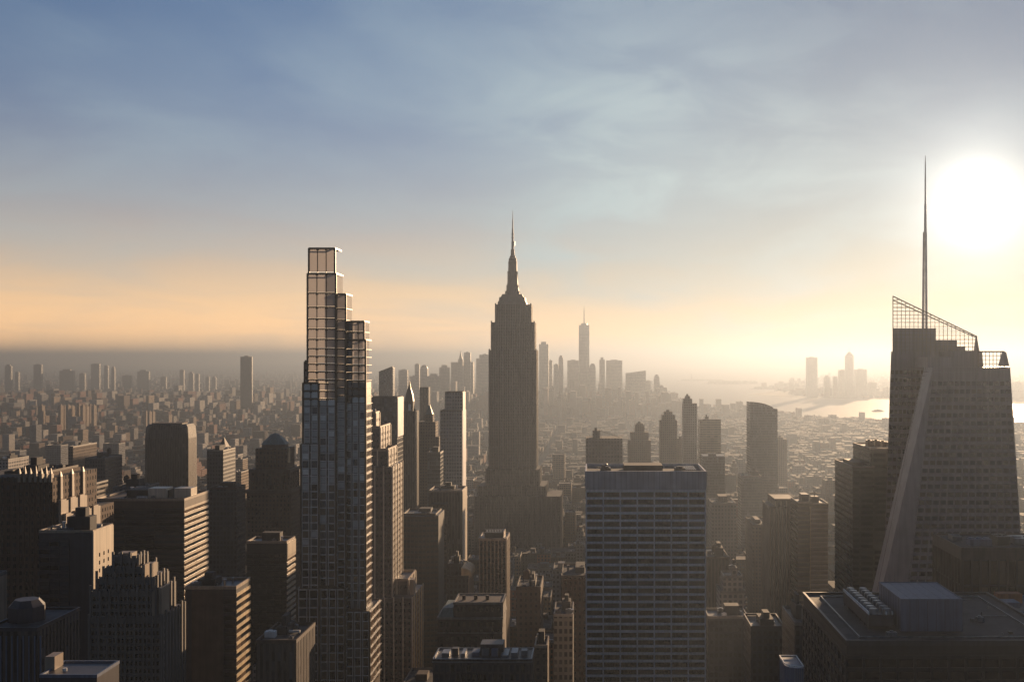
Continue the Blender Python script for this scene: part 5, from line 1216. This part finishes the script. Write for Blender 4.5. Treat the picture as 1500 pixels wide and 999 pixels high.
# visibility by painting front to back (how much of each block the view can show)
occ = np.zeros((999, 1500), bool)
items = [(h[2], h[4], (px(h[4], h[2]), 0), h[5], h[6], None) for h in HERO]
items = [(h[2], h[4], h[5], h[6], None) for h in HERO]
for i, b_ in enumerate(BL):
    x0, x1, ya, yb, hh = b_[:5]
    a0, a1, a2, a3 = VX+x0/ya*F, VX+x1/ya*F, VX+x0/yb*F, VX+x1/yb*F
    items.append((ya, min(a0, a2), max(a1, a3), min(HY+(CZ-hh)/ya*F, HY+(CZ-hh)/yb*F), i))
items.sort(key=lambda q: q[0])
seen = []
for (Yi, l, r_, t_, i) in items:
    l, r_, t_ = max(0, int(round(l))), min(1500, int(round(r_))), max(0, int(round(t_)))
    if r_ <= l or t_ >= 999: continue
    reg = occ[t_:999, l:r_]
    if i is not None:
        v = int((~reg).sum())
        if v > 3:
            ys, xs = np.where(~reg); seen.append((v, i, l+xs.mean(), t_+ys.mean()))
    reg[:] = True
seen.sort(reverse=True)
NB = 215
indiv = seen[:NB]; vis_ids = {s[1] for s in seen}
for c, v in PAL.items(): MT['city '+c] = facade('city '+c, v, (.02, .022, .028), rnd.uniform(2.7, 3.6), rnd.uniform(3.3, 3.8), rnd.uniform(.4, .55), rnd.uniform(.45, .6), .85)
LM = [(-50, 'at the far left'), (110, 'left of the brown ribbed slab'), (205, 'around the brown ribbed slab'), (300, 'left of the domed brick tower'), (427, 'between domed and stepped towers'), (540, 'around the gothic spire tower'), (640, 'beside the blue grid tower'),
      (700, 'at the foot of the spired skyscraper'), (790, 'between spired skyscraper and gridded slab'), (905, 'behind the gridded slab'), (1035, 'right of the gridded slab'), (1100, 'near the brown pier block'), (1215, 'left of the faceted tower'), (1310, 'beside the faceted tower')]
ORD = ['nearest', 'second', 'third', 'fourth', 'fifth', 'sixth', 'seventh', 'eighth', 'ninth', 'tenth', 'eleventh', 'twelfth', 'thirteenth', 'fourteenth', 'fifteenth']
bins = {}
for s in indiv:
    z_ = [n for a0, n in LM if a0 <= s[2]][-1]; b_ = BL[s[1]]; bins.setdefault((z_, b_[5], b_[6]), []).append(s)
KW = {'flat': 'flat roofed', 'stepped': 'stepped', 'tank': 'water tank topped', 'hut': 'roof hutted'}
def city_mesh(mb, b_, lift=0):
    x0, x1, y0, y1, hh, c, kind = b_
    if kind == 'stepped':
        w, d = x1-x0, y1-y0; mb.box(x0, x1, y0, y1, -.3, hh*.78); mb.box(x0+w*.14, x1-w*.16, y0+d*.14, y1-d*.1, 0, hh*.9); mb.box(x0+w*.3, x1-w*.3, y0+d*.3, y1-d*.3, 0, hh)
        return hh
    mb.box(x0, x1, y0, y1, -.3, hh); return hh
cnt = 0
for (z_, c, kind), lst in sorted(bins.items(), key=lambda q: str(q[0])):
    lst.sort(key=lambda s: BL[s[1]][2])
    for k, s in enumerate(lst):
        b_ = BL[s[1]]; x0, x1, y0, y1, hh = b_[:5]
        far = 'small hazy' if b_[2] > 1700 else 'mid height' if b_[2] > 900 else 'shaded'
        lb = f"{ORD[min(k, 14)] if len(lst) > 1 else 'only'} of the {KW[kind]} {c} blocks {z_}" if len(lst) > 1 else f"{KW[kind]} {c} block, only such {z_}"
        r = root('city_block' if kind != 'stepped' else 'setback_block', lb, 'city building', ((x0+x1)/2, (y0+y1)/2, 0), 'blocks filling the streets between the towers')
        mb = MB(); city_mesh(mb, b_); part_of(r, 'wall', mb, 'city '+c)
        rr = random.Random(s[1])
        if b_[2] < 2600:
            if kind != 'stepped':
                a = MB(); ring(a, x0-.06, x1+.06, y0-.06, y1+.06, hh-.4, hh+.9, .5); part_of(r, 'parapet', a, 'limestone' if c in ('tan', 'pale', 'grey') else 'brick')
            if kind == 'tank': water_tank(r, x0+(x1-x0)*rr.uniform(.3, .7), y0+(y1-y0)*rr.uniform(.35, .65), hh, 1.1)
            if kind == 'hut' or rr.random() < .5 and kind == 'flat':
                a = MB(); w = x1-x0; xx = x0+w*rr.uniform(.15, .5); a.box(xx, xx+w*.3, y0+8, y0+16, hh-.1, hh+rr.uniform(3, 5)); part_of(r, 'penthouse', a, rr.choice(['rooflight', 'brick', 'tan']))
            if y0 < 1500:
                for q in range(2):
                    a = MB(); xx = x0+(x1-x0)*rr.uniform(.1, .8); yy = y0+rr.uniform(3, 20); zt = hh if kind != 'stepped' else hh*.78; a.box(xx, xx+rr.uniform(1, 3), yy, yy+2, zt-.1, zt+rr.uniform(.8, 2)); part_of(r, 'roof_vent', a, rr.choice(['white', 'steel', 'rooflight']))
        cnt += 1
ind_ids = {s[1] for s in indiv}
# everything smaller and farther reads as one mass
class CM(MB): pass
mass = MB(); cols = []
def mass_box(x0, x1, y0, y1, z, c):
    mass.box(x0, x1, y0, y1, -.3, z); v = PAL[c]; k = rnd.uniform(.5, 1.1); cols.extend([(v[0]*k, v[1]*k, v[2]*k, 1)]*6)
for i, b_ in enumerate(BL):
    if i in ind_ids: continue
    x0, x1, y0, y1, hh, c, kind = b_
    mass_box(x0, x1, y0, y1, hh if kind != 'stepped' else hh*.8, c)
    if kind == 'stepped': mass_box(x0+(x1-x0)*.25, x1-(x1-x0)*.25, y0+4, y1-4, hh, c)
    if kind in ('tank', 'hut') or rnd.random() < .3:
        xx = x0+(x1-x0)*rnd.uniform(.2, .6); mass_box(xx, xx+4, y0+6, y0+11, hh+rnd.uniform(2.5, 6), rnd.choice(['pale', 'brown', 'grey']))
# boroughs beyond: looser and lower
for k in range(24000):
    y = 6450+21000*rnd.random()**1.6; x = rnd.uniform((-VX-40)/F*y, min((1540-VX)/F*y, 6000))
    if x > -300 and x > (-300+max(0, (y-6900))*.53 if y < 8600 else 560 if y < 12000 else 600) and not (y > 7300 and x > 1500 and y < 24000 and x > 1150+abs(y-8500)*.3): continue
    if -900 < x < 400 and y < 6950: continue
    if clash(x-20, x+60, y-20, y+60): continue
    w, d_ = rnd.uniform(12, 48), rnd.uniform(14, 45); hh = rnd.uniform(8, 22)+(rnd.random() < .05)*rnd.uniform(10, 55)
    mass_box(x, x+w, y, y+d_, hh, rnd.choice(list(PAL)))
# riverside quarter under the far cluster
for k in range(260):
    x = rnd.uniform(1480, 3300); y = 7400+rnd.uniform(0, 900)-(x-1500)*.45
    if y < 7950-(x-1130)*.62+160 or clash(x-10, x+50, y-10, y+40): continue
    mass_box(x, x+rnd.uniform(20, 50), y, y+30, rnd.uniform(12, 60), rnd.choice(['grey', 'slate', 'brown']))
o = mass.build('far_city', facade('city mass', (.2, .2, .2), (.03, .033, .04), 3.4, 3.6, .5, .5, .85, attr=True, roof=(.035, .035, .037), spec=.15), None); tag(o, kind='stuff')
ca = o.data.attributes.new('wall_colour', 'FLOAT_COLOR', 'FACE'); ca.data.foreach_set('color', np.array(cols, dtype=np.float32).ravel())

finish_panes(100)

# ------------------------------------------------------------------ the air itself
hz = MB(); hz.box(-42000, 42000, -1500, 40000, -1.0, HAZE_TOP)
mh = bpy.data.materials.new('haze'); mh.use_nodes = True; t = mh.node_tree; t.nodes.clear()
pv = N(t, 'ShaderNodeVolumePrincipled'); pv.inputs['Color'].default_value = (.225, .275, .35, 1); pv.inputs['Density'].default_value = HAZE; pv.inputs['Anisotropy'].default_value = .63
oo = N(t, 'ShaderNodeOutputMaterial'); L(t, pv.outputs[0], oo.inputs['Volume'])
o = hz.build('haze', mh, None); o['kind'] = 'stuff'
for ob in bpy.data.objects:
    if '_o' in ob.keys(): del ob['_o']
print('individual blocks', cnt, 'blocks', len(BL), 'seen', len(seen), 'objects', len(bpy.data.objects), 'mass faces', len(mass.f))
